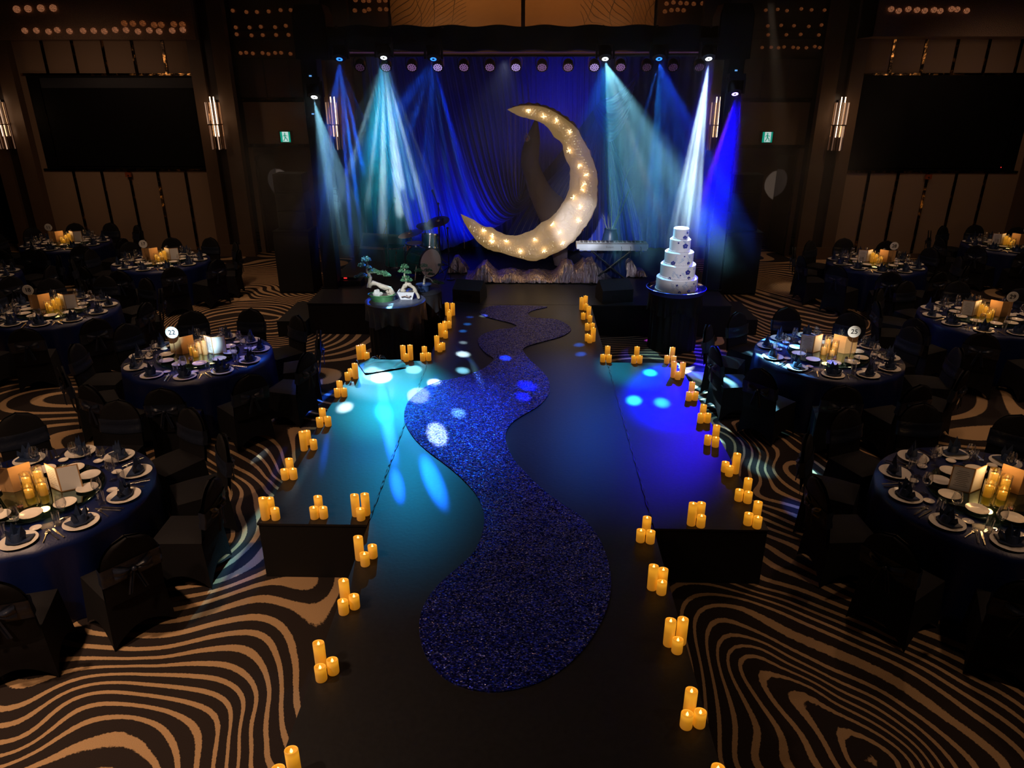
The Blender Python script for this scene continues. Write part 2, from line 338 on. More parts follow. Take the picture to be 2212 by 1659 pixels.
# crumpled organza / foil
m, nt, p, out = nmat('organza')
setp(p, color=(.62, .50, .50), rough=.20, metal=.7)
tc = nt.nodes.new('ShaderNodeTexCoord'); nz = nt.nodes.new('ShaderNodeTexNoise'); nz.inputs['Scale'].default_value = 3.2; nz.inputs['Detail'].default_value = 4; nz.inputs['Distortion'].default_value = 1.6
mp = nt.nodes.new('ShaderNodeMapping'); mp.inputs['Scale'].default_value = (3.2, 1.5, .8); nt.links.new(tc.outputs['Object'], mp.inputs[0]); nt.links.new(mp.outputs[0], nz.inputs['Vector'])
b = nt.nodes.new('ShaderNodeBump'); b.inputs['Strength'].default_value = 1; b.inputs['Distance'].default_value = .10
nt.links.new(nz.outputs['Fac'], b.inputs['Height']); nt.links.new(b.outputs[0], p.inputs['Normal'])

# mural: warm panels with thin branching lines
m, nt, p, out = nmat('mural'); setp(p, rough=.6)
tc = nt.nodes.new('ShaderNodeTexCoord'); sx = nt.nodes.new('ShaderNodeSeparateXYZ'); nt.links.new(tc.outputs['Object'], sx.inputs[0])
ax = mth('ABSOLUTE', sx.outputs['X'])
ns = nt.nodes.new('ShaderNodeTexNoise'); ns.inputs['Scale'].default_value = 1.1; ns.inputs['Detail'].default_value = 1
nt.links.new(tc.outputs['Object'], ns.inputs['Vector'])
hz = mth('ADD', mth('ADD', mth('MULTIPLY', sx.outputs['Z'], 9.0), mth('MULTIPLY', ns.outputs['Fac'], 7.0)), mth('MULTIPLY', mth('MULTIPLY', ax, ax), 1.6))
l1 = mth('LESS_THAN', mth('ABSOLUTE', mth('SUBTRACT', mth('FRACT', hz), .5)), .06)
hx = mth('ADD', mth('MULTIPLY', ax, 2.2), mth('MULTIPLY', ns.outputs['Fac'], 2.0))
l2 = mth('LESS_THAN', mth('ABSOLUTE', mth('SUBTRACT', mth('FRACT', hx), .5)), .02)
ln = mth('MULTIPLY', mth('MAXIMUM', l1, l2), mth('GREATER_THAN', ax, 1.28))
mx = nt.nodes.new('ShaderNodeMix'); mx.data_type = 'RGBA'; mx.inputs['A'].default_value = (.42, .24, .10, 1); mx.inputs['B'].default_value = (.05, .03, .02, 1)
nt.links.new(ln, mx.inputs['Factor']); nt.links.new(mx.outputs['Result'], p.inputs['Base Color'])

# haze over the stage
m = bpy.data.materials.new('haze'); m.use_nodes = True; MATS['haze'] = m; nt = m.node_tree
nt.nodes.remove(nt.nodes['Principled BSDF'])
vs_ = nt.nodes.new('ShaderNodeVolumeScatter'); vs_.inputs['Anisotropy'].default_value = .40
tc = nt.nodes.new('ShaderNodeTexCoord'); sx = nt.nodes.new('ShaderNodeSeparateXYZ'); nt.links.new(tc.outputs['Object'], sx.inputs[0])
zr = nt.nodes.new('ShaderNodeMapRange'); zr.interpolation_type = 'SMOOTHSTEP'; zr.inputs['From Min'].default_value = 1.35; zr.inputs['From Max'].default_value = 3.0
nt.links.new(sx.outputs['Z'], zr.inputs['Value'])
nz = nt.nodes.new('ShaderNodeTexNoise'); nz.inputs['Scale'].default_value = 1.5; nz.inputs['Detail'].default_value = 3; nz.inputs['Distortion'].default_value = .6; nt.links.new(tc.outputs['Object'], nz.inputs['Vector'])
nr = nt.nodes.new('ShaderNodeMapRange'); nr.inputs['From Min'].default_value = .35; nr.inputs['From Max'].default_value = .68; nr.inputs['To Min'].default_value = .45; nr.inputs['To Max'].default_value = 1.6
nt.links.new(nz.outputs['Fac'], nr.inputs['Value'])
nt.links.new(mth('MULTIPLY', mth('MULTIPLY', zr.outputs[0], nr.outputs[0]), .09), vs_.inputs['Density'])
m.cycles.volume_step_rate = 1.0
nt.links.new(vs_.outputs[0], nt.nodes['Material Output'].inputs['Volume'])

# ---------------------------------------------------------------- measured outlines (metres)
RIVER=[(0.316, 11.693), (0.111, 11.497), (0.004, 11.283), (0.086, 11.068), (0.427, 10.989), (0.587, 10.774), (0.662, 10.459), (0.525, 10.16), (0.237, 9.9), (0.021, 9.713), (-0.064, 9.534), (0.009, 9.198), (0.15, 8.834), (0.253, 8.492), (0.281, 8.217), (0.251, 7.918), (0.136, 7.611), (-0.05, 7.339), (-0.166, 7.143), (-0.221, 6.934), (-0.219, 6.704), (-0.148, 6.359), (-0.034, 6.089), (0.12, 5.787), (0.303, 5.51), (0.474, 5.29), (0.59, 5.016), (0.639, 4.731), (0.645, 4.442), (0.601, 4.178), (0.513, 3.935), (0.392, 3.712), (0.24, 3.525), (0.077, 3.406), (-0.095, 3.343), (-0.237, 3.332), (-0.382, 3.365), (-0.521, 3.449), (-0.639, 3.605), (-0.711, 3.794), (-0.737, 4.0), (-0.708, 4.198), (-0.628, 4.385), (-0.506, 4.585), (-0.411, 4.768), (-0.364, 5.027), (-0.369, 5.307), (-0.45, 5.611), (-0.602, 5.898), (-0.784, 6.164), (-1.016, 6.468), (-1.183, 6.73), (-1.329, 7.057), (-1.394, 7.333), (-1.404, 7.695), (-1.293, 8.077), (-1.128, 8.32), (-0.872, 8.466), (-0.616, 8.732), (-0.49, 9.008), (-0.474, 9.187), (-0.587, 9.388), (-0.698, 9.696), (-0.73, 9.982), (-0.662, 10.219), (-0.483, 10.423), (-0.244, 10.52), (-0.175, 10.624), (-0.279, 10.778), (-0.506, 10.943), (-0.701, 11.113), (-0.797, 11.317), (-0.749, 11.531), (-0.632, 11.685), (-0.273, 11.749), (0.317, 11.721)]
CARPET=[(-8.2, [(-3.15, 3.19), (-2.97, 3.33), (-2.72, 3.5), (-2.5, 3.41), (-2.32, 3.23)]), (-7.85, [(-2.95, 3.2), (-2.79, 3.27), (-2.68, 3.32), (-2.52, 3.27)]), (-9.1, [(-2.9, 3.2), (-2.72, 3.25), (-2.56, 3.21)]), (-7, [(-3.34, 3.2), (-3.24, 3.25), (-3.14, 3.39), (-3.02, 3.51), (-2.78, 3.59), (-2.59, 3.56), (-2.41, 3.45), (-2.27, 3.29), (-2.21, 3.21)]), (-6, [(-3.39, 3.27), (-3.26, 3.35), (-3.2, 3.48), (-3.14, 3.62), (-3.04, 3.69), (-2.85, 3.71), (-2.48, 3.67), (-2.31, 3.59), (-2.21, 3.47), (-2.13, 3.34), (-2.1, 3.22)]), (-5, [(-3.47, 3.38), (-3.31, 3.41), (-3.27, 3.52), (-3.24, 3.7), (-3.14, 3.79), (-2.96, 3.83), (-2.64, 3.79), (-2.31, 3.71), (-2.13, 3.63), (-2.04, 3.53), (-2.01, 3.4), (-1.97, 3.22)]), (-4, [(-3.56, 3.52), (-3.4, 3.65), (-3.32, 3.8), (-3.19, 3.86), (-2.95, 3.89), (-2.58, 3.87), (-2.28, 3.83), (-2.12, 3.75), (-2.01, 3.62), (-1.95, 3.49), (-1.86, 3.22)]), (-3, [(-3.64, 3.63), (-3.45, 3.72), (-3.34, 3.86), (-3.19, 3.96), (-2.9, 4.0), (-2.53, 3.99), (-2.26, 3.97), (-2.08, 3.89), (-1.96, 3.79)]), (-2, [(-3.36, 4.03), (-3.1, 4.07), (-2.68, 4.09), (-2.36, 4.09), (-2.19, 4.06), (-2.06, 3.97), (-1.95, 3.82), (-1.89, 3.61), (-1.9, 3.5), (-1.78, 3.22)]), (-1, [(-3.39, 4.13), (-3.02, 4.12), (-2.76, 4.13), (-2.54, 4.24), (-2.28, 4.28), (-2.1, 4.22), (-1.94, 4.08), (-1.82, 3.86), (-1.74, 3.61), (-1.6, 3.23)]), (0, [(-3.24, 4.25), (-3.02, 4.22), (-2.87, 4.25), (-2.58, 4.33), (-2.28, 4.43), (-2.11, 4.44), (-1.97, 4.34), (-1.84, 4.13), (-1.73, 3.86), (-1.65, 3.62), (-1.58, 3.39)]), (1, [(-3.09, 4.41), (-2.88, 4.39), (-2.73, 4.42), (-2.55, 4.52), (-2.24, 4.61), (-2.05, 4.56), (-1.9, 4.42), (-1.79, 4.2), (-1.69, 3.93), (-1.58, 3.62)]), (2, [(-3.18, 4.54), (-2.85, 4.56), (-2.6, 4.66), (-2.42, 4.77), (-2.14, 4.84), (-1.89, 4.79), (-1.78, 4.65)]), (3, [(-3.22, 4.62), (-2.96, 4.67), (-2.72, 4.78), (-2.53, 4.91), (-2.34, 5.07), (-2.17, 5.09), (-1.87, 4.97)]), (4, [(-3.26, 4.75), (-3.02, 4.81), (-2.82, 4.88), (-2.61, 4.97), (-2.34, 5.13)]), (5, [(-2.89, 5.0), (-2.75, 5.01), (-2.6, 5.1), (-2.44, 5.39)]), (6, [(-2.9, 5.18), (-2.74, 5.3), (-2.64, 5.53), (-2.6, 5.71)]), (10, [(-3.66, 6.86), (-3.35, 6.33), (-3.19, 5.82)]), (9, [(-3.65, 6.87), (-3.41, 6.74), (-3.27, 6.54), (-3.2, 6.25), (-2.99, 5.93), (-2.9, 5.67), (-2.93, 5.42)]), (8, [(-3.67, 7.0), (-3.34, 6.79), (-3.16, 6.55), (-3.06, 6.16), (-2.88, 5.85), (-2.82, 5.62), (-2.88, 5.36)]), (7, [(-3.91, 7.3), (-3.43, 6.94), (-3.17, 6.74), (-3.03, 6.55), (-2.98, 6.21), (-2.75, 5.83), (-2.71, 5.62), (-2.87, 5.28)]), (6, [(-3.78, 7.31), (-3.38, 6.97), (-3.13, 6.77), (-2.96, 6.6), (-2.8, 6.39), (-2.73, 6.23)]), (5, [(-3.82, 7.49), (-3.36, 7.11), (-3.05, 6.9), (-2.82, 6.7), (-2.74, 6.58)]), (4, [(-3.88, 7.66), (-3.52, 7.5), (-3.11, 7.17), (-2.85, 6.83), (-2.76, 6.63)]), (3, [(-3.47, 7.58), (-3.19, 7.39), (-2.9, 7.06), (-2.73, 6.83)]), (2, [(-3.37, 7.72), (-3.14, 7.57), (-2.92, 7.23), (-2.76, 6.91)]), (1, [(-3.17, 7.82), (-2.93, 7.52), (-2.78, 7.17)]), (6.449999999999999, [(-2.79, 6.12), (-2.69, 5.92)]), (-12, [(-6.13, 12.44), (-5.96, 12.87), (-5.59, 13.16), (-5.2, 13.09), (-4.83, 12.9), (-4.58, 12.82), (-4.69, 12.66), (-4.9, 12.58)]), (-11, [(-6.21, 12.63), (-6.04, 13.07), (-5.67, 13.38), (-5.18, 13.39), (-4.89, 13.27), (-4.58, 12.98)]), (-10, [(-6.31, 12.86), (-6.17, 13.24), (-5.74, 13.55), (-5.1, 13.52), (-4.8, 13.35), (-4.57, 13.15)]), (-9, [(-6.27, 13.32), (-5.89, 13.63), (-5.28, 13.69), (-4.88, 13.61), (-4.56, 13.32)]), (-8, [(-6.11, 13.54), (-5.82, 13.77), (-5.2, 13.83), (-4.78, 13.7), (-4.55, 13.49)]), (-7, [(-6.06, 13.79), (-5.74, 13.91), (-5.61, 14.0), (-5.84, 14.38), (-6.05, 14.48)]), (-7, [(-5.15, 14.04), (-4.84, 13.88), (-4.48, 13.62)]), (-6, [(-6.05, 14.57), (-5.88, 14.53), (-5.65, 14.19), (-5.43, 14.1), (-5.2, 14.13)]), (-5, [(-6.11, 14.75), (-5.91, 14.73), (-5.67, 14.34), (-5.41, 14.25), (-5.07, 14.02), (-4.49, 13.69)]), (-4, [(-6.21, 14.93), (-5.87, 14.99), (-5.64, 14.63), (-5.33, 14.39), (-5.04, 14.11), (-4.48, 13.8)]), (-3, [(-6.25, 15.06), (-5.95, 15.2), (-5.62, 15.05), (-5.55, 14.74), (-5.24, 14.49), (-5.04, 14.21), (-4.48, 13.94)]), (-12.5, [(-5.8, 12.63), (-5.62, 12.92), (-5.35, 12.92), (-4.92, 12.81)]), (-11, [(-5.98, 12.11), (-5.67, 12.45), (-5.29, 12.69)]), (-10, [(-5.89, 11.89), (-5.59, 12.26), (-5.24, 12.49)]), (-9, [(-5.84, 11.77), (-5.6, 12.01), (-5.16, 12.27)]), (-11, [(-4.81, 12.43), (-4.57, 12.51)]), (-10, [(-4.75, 12.24), (-4.5, 12.32)]), (-9, [(-4.7, 12.1), (-4.46, 12.2)]), (-8, [(-4.59, 11.82), (-4.38, 12.0), (-4.26, 11.93)]), (4.1, [(1.84, 4.84), (2.08, 4.6), (2.4, 4.38), (2.68, 4.14), (2.91, 3.85), (3.04, 3.61), (3.12, 3.34)]), (3.9, [(1.81, 4.73), (2.04, 4.48), (2.36, 4.27), (2.63, 4.02), (2.85, 3.74), (2.98, 3.52), (3.05, 3.35)]), (3, [(1.87, 4.93), (2.13, 4.77), (2.37, 4.56), (2.6, 4.38), (2.81, 4.2), (2.97, 3.97), (3.1, 3.73), (3.24, 3.43)]), (2, [(1.89, 5.0), (2.16, 4.84), (2.41, 4.66), (2.63, 4.47), (2.85, 4.29), (3.03, 4.09), (3.18, 3.86), (3.34, 3.6)]), (1, [(1.9, 5.06), (2.14, 4.96), (2.43, 4.73), (2.66, 4.54), (2.89, 4.38), (3.09, 4.21), (3.29, 3.98), (3.41, 3.71)]), (0, [(2.03, 5.07), (2.31, 4.96), (2.56, 4.77), (2.8, 4.61), (2.96, 4.43), (3.12, 4.26), (3.28, 4.04)]), (-1, [(2.08, 5.22), (2.43, 5.01), (2.68, 4.82), (2.84, 4.72), (2.92, 4.56)]), (-2, [(2.21, 5.54), (2.43, 5.31), (2.59, 5.14), (2.74, 4.96)]), (-3, [(2.32, 5.55), (2.54, 5.31), (2.81, 5.06)]), (5, [(1.77, 4.58), (1.94, 4.46), (2.16, 4.27), (2.39, 4.12), (2.59, 3.93), (2.74, 3.7), (2.86, 3.45), (2.88, 3.33)]), (6, [(1.74, 4.49), (1.87, 4.42), (2.06, 4.24), (2.28, 4.08), (2.49, 3.9), (2.65, 3.68), (2.74, 3.44), (2.76, 3.33)]), (7, [(1.71, 4.36), (1.85, 4.35), (1.96, 4.18), (2.18, 4.06), (2.38, 3.87), (2.55, 3.65), (2.63, 3.4), (2.64, 3.33)]), (5, [(1.27, 3.29), (1.35, 3.78), (1.4, 4.27), (1.44, 4.51), (1.52, 4.66), (1.62, 4.68), (1.81, 4.58), (2.08, 4.33), (2.27, 4.11)]), (6, [(1.34, 3.3), (1.42, 3.65), (1.45, 3.98), (1.48, 4.35), (1.55, 4.46), (1.67, 4.5), (1.83, 4.43), (2.05, 4.25), (2.24, 4.04)]), (7, [(1.49, 3.3), (1.59, 3.59), (1.56, 3.91), (1.52, 4.19), (1.58, 4.32), (1.73, 4.37), (1.85, 4.31), (1.97, 4.19)]), (8, [(1.67, 3.3), (1.72, 3.5), (1.68, 3.74), (1.6, 4.05), (1.59, 4.2), (1.67, 4.29), (1.79, 4.31), (1.91, 4.17), (2.03, 4.05), (2.18, 3.86)]), (9, [(1.87, 3.31), (1.86, 3.54), (1.77, 3.77), (1.72, 3.96), (1.75, 4.04), (1.95, 4.09)]), (10, [(2.02, 3.44), (1.96, 3.69), (1.94, 3.87), (2.01, 3.94), (2.15, 3.79)]), (10, [(2.01, 3.31), (1.98, 3.58), (1.95, 3.87), (1.95, 3.91), (2.02, 3.94), (2.11, 3.86), (2.22, 3.7), (2.41, 3.54), (2.53, 3.36)]), (11, [(2.12, 3.32), (2.1, 3.47), (2.1, 3.62), (2.16, 3.62), (2.3, 3.47), (2.37, 3.32)]), (12, [(2.16, 3.32), (2.19, 3.42), (2.23, 3.42), (2.28, 3.32)]), (-7, [(2.39, 8.49), (2.59, 8.29), (2.63, 7.92), (2.56, 7.51), (2.45, 7.29)]), (-8, [(2.51, 8.36), (2.66, 8.13), (2.72, 7.74), (2.58, 7.32), (2.51, 7.19), (2.5, 6.99)]), (-9, [(2.66, 8.13), (2.78, 7.86), (2.76, 7.52), (2.65, 7.25), (2.58, 6.89), (2.51, 6.75), (2.42, 6.71)]), (-10, [(2.79, 8.01), (2.84, 7.63), (2.8, 7.41), (2.67, 7.14), (2.65, 6.85), (2.76, 6.64), (2.91, 6.46)]), (-11, [(2.86, 8.04), (2.98, 7.72), (2.94, 7.49), (2.8, 7.22), (2.8, 6.95), (2.94, 6.63)]), (-12, [(2.94, 7.3), (2.94, 7.02), (3.03, 6.77)]), (-9, [(2.47, 6.52), (2.7, 6.46), (2.87, 6.36)]), (-8, [(2.45, 6.44), (2.77, 6.19)]), (-7, [(2.42, 6.34), (2.67, 6.04)]), (-6, [(2.37, 6.17), (2.68, 5.88)]), (-5, [(2.37, 6.01), (2.63, 5.81)]), (-4, [(2.33, 5.87), (2.56, 5.71)]), (-8, [(4.36, 14.8), (4.73, 14.15), (5.08, 13.59), (5.72, 12.99)]), (-7, [(4.28, 14.49), (4.51, 13.85), (4.87, 13.36), (5.61, 12.7)]), (-6, [(4.18, 14.13), (4.41, 13.52), (4.82, 13.18), (5.18, 12.77), (5.48, 12.38)]), (-5, [(4.15, 13.8), (4.35, 13.3), (4.7, 12.96)]), (-4, [(4.24, 13.39), (4.35, 12.87), (4.59, 12.63)]), (-3, [(4.27, 12.95), (4.38, 12.59), (4.49, 12.32)]), (-9, [(4.56, 15.02), (4.92, 14.35), (5.27, 13.78), (5.8, 13.2)]), (-10, [(4.69, 15.19), (5.09, 14.46), (5.54, 13.78), (5.8, 13.33)])]
CANDLES=[('bonsai', [(-1.231, 2.722, 't'), (-1.304, 2.693, 's')]), ('bonsai', [(-1.303, 3.51, 't'), (-1.277, 3.414, 's'), (-1.216, 3.473, 's')]), ('bonsai', [(-1.296, 4.136, 't'), (-1.284, 4.029, 's'), (-1.219, 4.089, 's')]), ('bonsai', [(-1.308, 4.657, 't'), (-1.21, 4.686, 's'), (-1.25, 4.582, 's')]), ('bonsai', [(-1.477, 5.276, 't'), (-1.392, 5.292, 't'), (-1.421, 5.213, 's')]), ('bonsai', [(-1.816, 5.334, 'm'), (-1.826, 5.225, 's'), (-1.748, 5.234, 's')]), ('bonsai', [(-2.245, 5.201, 't'), (-2.227, 5.295, 'm'), (-2.156, 5.203, 's')]), ('bonsai', [(-2.275, 5.995, 'm'), (-2.29, 5.88, 's'), (-2.212, 5.891, 's')]), ('bonsai', [(-2.281, 6.468, 't'), (-2.28, 6.601, 'm'), (-2.187, 6.493, 's')]), ('bonsai', [(-2.27, 7.157, 'm'), (-2.268, 7.017, 's'), (-2.183, 7.042, 's')]), ('bonsai', [(-2.278, 7.963, 'm'), (-2.28, 7.837, 's'), (-2.2, 7.852, 's')]), ('bonsai', [(-2.194, 8.432, 't'), (-2.267, 8.489, 's'), (-2.279, 8.363, 's')]), ('bonsai', [(-2.286, 9.079, 't'), (-2.244, 9.147, 't'), (-2.186, 9.093, 's')]), ('bonsai', [(-1.695, 9.125, 't'), (-1.595, 9.117, 't'), (-1.647, 9.057, 's')]), ('bonsai', [(-1.42, 9.24, 'm'), (-1.423, 9.078, 's'), (-1.346, 9.098, 's')]), ('bonsai', [(-1.28, 9.514, 't'), (-1.202, 9.527, 's'), (-1.235, 9.449, 's')]), ('bonsai', [(-1.294, 10.091, 't'), (-1.239, 10.157, 't'), (-1.219, 10.04, 's')]), ('bonsai', [(-1.263, 10.376, 'm'), (-1.214, 10.512, 's'), (-1.227, 10.674, 't')]), ('bonsai', [(-1.314, 11.19, 't'), (-1.225, 11.189, 't'), (-1.266, 11.121, 's')]), ('cake', [(1.018, 2.715, 'm')]), ('cake', [(0.972, 3.183, 't'), (0.941, 3.107, 's'), (1.019, 3.119, 's')]), ('cake', [(0.958, 3.772, 't'), (1.042, 3.789, 't'), (1.001, 3.706, 's')]), ('cake', [(0.938, 4.348, 't'), (1.019, 4.385, 'm'), (0.998, 4.296, 's')]), ('cake', [(1.002, 5.07, 'm'), (0.938, 4.951, 's'), (1.015, 4.933, 's')]), ('cake', [(1.404, 5.201, 't'), (1.503, 5.309, 'm'), (1.478, 5.173, 's')]), ('cake', [(1.994, 5.335, 'm'), (1.886, 5.217, 's'), (1.95, 5.171, 's')]), ('cake', [(2.021, 5.731, 'm'), (1.911, 5.602, 's'), (1.982, 5.567, 's')]), ('cake', [(2.011, 6.1, 't'), (1.919, 6.124, 's'), (1.939, 6.045, 's')]), ('cake', [(1.996, 6.827, 'm'), (1.881, 6.691, 's'), (1.951, 6.647, 's')]), ('cake', [(1.979, 7.364, 'm'), (1.922, 7.219, 's'), (2.0, 7.228, 's')]), ('cake', [(1.988, 8.02, 'm'), (1.917, 7.827, 's'), (1.995, 7.84, 's')]), ('cake', [(1.869, 8.563, 't'), (1.979, 8.556, 't'), (1.914, 8.492, 's')]), ('cake', [(1.982, 9.265, 'm'), (1.877, 9.067, 's'), (1.961, 9.051, 's')]), ('cake', [(1.502, 9.29, 'm'), (1.432, 9.057, 's'), (1.511, 9.064, 's')]), ('cake', [(1.103, 9.317, 'm'), (1.019, 9.1, 's'), (1.099, 9.084, 's')]), ('cake', [(0.908, 10.455, 's'), (0.99, 10.473, 's'), (0.954, 9.943, 't'), (0.871, 9.953, 's'), (0.902, 9.88, 's')]), ('cake', [(0.973, 11.039, 't'), (0.886, 11.012, 's'), (0.982, 10.868, 's')]), ('cake', [(0.893, 11.555, 't'), (0.966, 11.662, 't'), (0.966, 11.524, 's')])]
MOON_OUT=[(-0.413, 3.624), (-0.227, 3.678), (-0.016, 3.697), (0.195, 3.674), (0.407, 3.605), (0.621, 3.486), (0.838, 3.317), (0.974, 3.115), (1.11, 2.911), (1.206, 2.684), (1.271, 2.454), (1.283, 2.178), (1.25, 1.941), (1.161, 1.7), (1.015, 1.433), (0.864, 1.253), (0.665, 1.093), (0.419, 0.966), (0.169, 0.884), (-0.082, 0.894), (-0.333, 0.962), (-0.584, 1.041), (-0.811, 1.109), (-0.967, 1.244), (-1.1, 1.402), (-1.23, 1.602), (-1.298, 1.767)]
MOON_IN=[(-0.413, 3.624), (-0.226, 3.535), (-0.014, 3.466), (0.199, 3.406), (0.328, 3.316), (0.438, 3.175), (0.58, 3.054), (0.626, 2.911), (0.684, 2.766), (0.754, 2.621), (0.748, 2.453), (0.755, 2.24), (0.726, 2.09), (0.64, 2.004), (0.534, 1.829), (0.36, 1.653), (0.161, 1.519), (0.005, 1.429), (-0.198, 1.372), (-0.401, 1.371), (-0.581, 1.426), (-0.715, 1.515), (-0.85, 1.537), (-1.05, 1.658), (-1.183, 1.713), (-1.298, 1.767)]
MOON_BULB=[(-0.025, 3.625), (0.246, 3.515), (0.476, 3.453), (0.721, 3.25), (0.721, 2.935), (0.92, 2.677), (0.996, 2.346), (0.994, 2.252), (0.957, 1.945), (0.934, 1.697), (0.443, 1.619), (0.589, 1.467), (0.65, 1.257), (0.298, 1.122), (0.117, 1.326), (-0.16, 1.101), (-0.416, 1.286), (-0.698, 1.284), (-0.689, 1.384), (-0.862, 1.478), (1.043, 2.523), (0.822, 2.104)]
MOON2_L=[(0.108, 3.439), (-0.012, 3.197), (-0.134, 2.919), (-0.16, 2.636), (-0.097, 2.372), (-0.026, 2.126), (0.07, 1.855), (0.166, 1.625), (0.238, 1.463), (0.386, 1.135), (0.54, 0.607)]
MOON2_R=[(0.141, 3.439), (0.184, 3.239), (0.198, 3.069), (0.195, 2.811), (0.198, 2.593), (0.293, 2.395), (0.412, 2.195), (0.554, 2.038), (0.671, 1.959), (0.771, 1.743), (0.808, 1.278), (0.804, 0.608)]
TABLES={'22': ((-4.29, 8.67), -13.1), '25': ((3.93, 8.9), -8.0), 'a': ((-4.2, 5.24), -2.1), 'b': ((4.0, 5.4), -13.7), '18': ((-7.43, 10.64), -6.8), '17': ((-7.4, 14.1), 9.4), '28': ((6.92, 14.25), -7.5), '29': ((6.95, 10.6), 9.5), '11': ((-10.4, 15.85), -15.9), '31': ((10.62, 16.05), -12.0), 'c': ((-10.45, 12.75), 5.0)}
# ---------------------------------------------------------------- mesh helpers
class MB:
    def __init__(s): s.v = []; s.f = []
    def quad_strip(s, rings, close=True):
        n = len(rings[0]); b = len(s.v)
        for r in rings: s.v.extend(r)
        for i in range(len(rings) - 1):
            for j in range(n if close else n - 1):
                k = (j + 1) % n
                s.f.append((b + i * n + j, b + i * n + k, b + (i + 1) * n + k, b + (i + 1) * n + j))
        return b
    def box(s, c, d, rz=0, rx=0):
        b = len(s.v); R = Matrix.Rotation(rz, 3, 'Z') @ Matrix.Rotation(rx, 3, 'X')
        for x in (-.5, .5):
            for y in (-.5, .5):
                for z in (-.5, .5):
                    s.v.append(tuple(Vector(c) + R @ Vector((x * d[0], y * d[1], z * d[2]))))
        for f in ((0, 1, 3, 2), (4, 6, 7, 5), (0, 4, 5, 1), (2, 3, 7, 6), (0, 2, 6, 4), (1, 5, 7, 3)): s.f.append(tuple(b + i for i in f))
        return s
    def b2(s, x0, x1, y0, y1, z0, z1): return s.box(((x0 + x1) / 2, (y0 + y1) / 2, (z0 + z1) / 2), (x1 - x0, y1 - y0, z1 - z0))
    def lathe(s, prof, c=(0, 0, 0), n=24, R=None, cap=True):
        rings = []
        for r, z in prof:
            ring = []
            for j in range(n):
                a = 2 * PI * j / n; p = Vector((r * math.cos(a), r * math.sin(a), z))
                if R is not None: p = R @ p
                ring.append(tuple(p + Vector(c)))
            rings.append(ring)
        b = s.quad_strip(rings)
        if cap and prof[0][0] > 1e-5: s.f.append(tuple(b + j for j in reversed(range(n))))
        if cap and prof[-1][0] > 1e-5: s.f.append(tuple(b + (len(prof) - 1) * n + j for j in range(n)))
        return s
    def tube(s, pts, rad, n=8, caps=True):
        pts = [Vector(p) for p in pts]
        if not hasattr(rad, '__len__'): rad = [rad] * len(pts)
        t0 = (pts[1] - pts[0]).normalized()
        nrm = t0.cross(Vector((0, 0, 1)))
        if nrm.length < .1: nrm = t0.cross(Vector((1, 0, 0)))
        nrm.normalize(); rings = []
        for i, p in enumerate(pts):
            t = (pts[min(i + 1, len(pts) - 1)] - pts[max(i - 1, 0)])
            if t.length < 1e-9: t = t0
            t.normalize(); nrm = (nrm - t * nrm.dot(t))
            if nrm.length < 1e-6: nrm = t.orthogonal()
            nrm.normalize(); bi = t.cross(nrm)
            rings.append([tuple(p + rad[i] * (math.cos(2 * PI * j / n) * nrm + math.sin(2 * PI * j / n) * bi)) for j in range(n)])
        b = s.quad_strip(rings)
        if caps:
            s.f.append(tuple(b + j for j in reversed(range(n)))); s.f.append(tuple(b + (len(pts) - 1) * n + j for j in range(n)))
        return s
    def grid(s, fn, nu, nv):
        b = len(s.v)
        for i in range(nu + 1):
            for j in range(nv + 1): s.v.append(tuple(fn(i / nu, j / nv)))
        for i in range(nu):
            for j in range(nv):
                a = b + i * (nv + 1) + j; s.f.append((a, a + nv + 1, a + nv + 2, a + 1))
        return s
    def sphere(s, c, r, n=12, m=8, sq=(1, 1, 1)):
        prof = [(max(1e-4, math.sin(PI * i / m)), -math.cos(PI * i / m)) for i in range(m + 1)]
        rings = [[(c[0] + r * sq[0] * q * math.cos(2 * PI * j / n), c[1] + r * sq[1] * q * math.sin(2 * PI * j / n), c[2] + r * sq[2] * z) for j in range(n)] for q, z in prof]
        s.quad_strip(rings); return s
    def prism(s, poly, z0, z1):
        b = len(s.v); n = len(poly)
        s.v += [(x, y, z0) for x, y in poly] + [(x, y, z1) for x, y in poly]
        s.f.append(tuple(b + i for i in reversed(range(n)))); s.f.append(tuple(b + n + i for i in range(n)))
        for i in range(n):
            k = (i + 1) % n; s.f.append((b + i, b + k, b + n + k, b + n + i))
        return s
    def build(s, name, mat, parent=None, smooth=True, angle=40):
        me = bpy.data.meshes.new(name); me.from_pydata(s.v, [], s.f); me.update()
        if mat: me.materials.append(MATS[mat])
        if smooth:
            me.shade_smooth()
            try: me.set_sharp_from_angle(angle=math.radians(angle))
            except Exception: pass
        return link(bpy.data.objects.new(name, me), parent)
def empty(name, loc=(0, 0, 0), rz=0):
    o = bpy.data.objects.new(name, None); o.empty_display_size = .1; link(o); o.location = loc; o.rotation_euler = (0, 0, rz); return o
def dup(o, parent=None):
    kids = list(KIDS.get(o.name, ()))
    c = o.copy(); COL.objects.link(c); c.parent = parent
    KIDS[c.name] = []
    for k in kids: KIDS[c.name].append(dup(k, c))
    return c
KIDS = {}
def reg(o):
    """remember the children of a finished prototype (and theirs)"""
    ch = [x for x in bpy.data.objects if x.parent == o]
    KIDS[o.name] = ch
    for c in ch: reg(c)
    return o
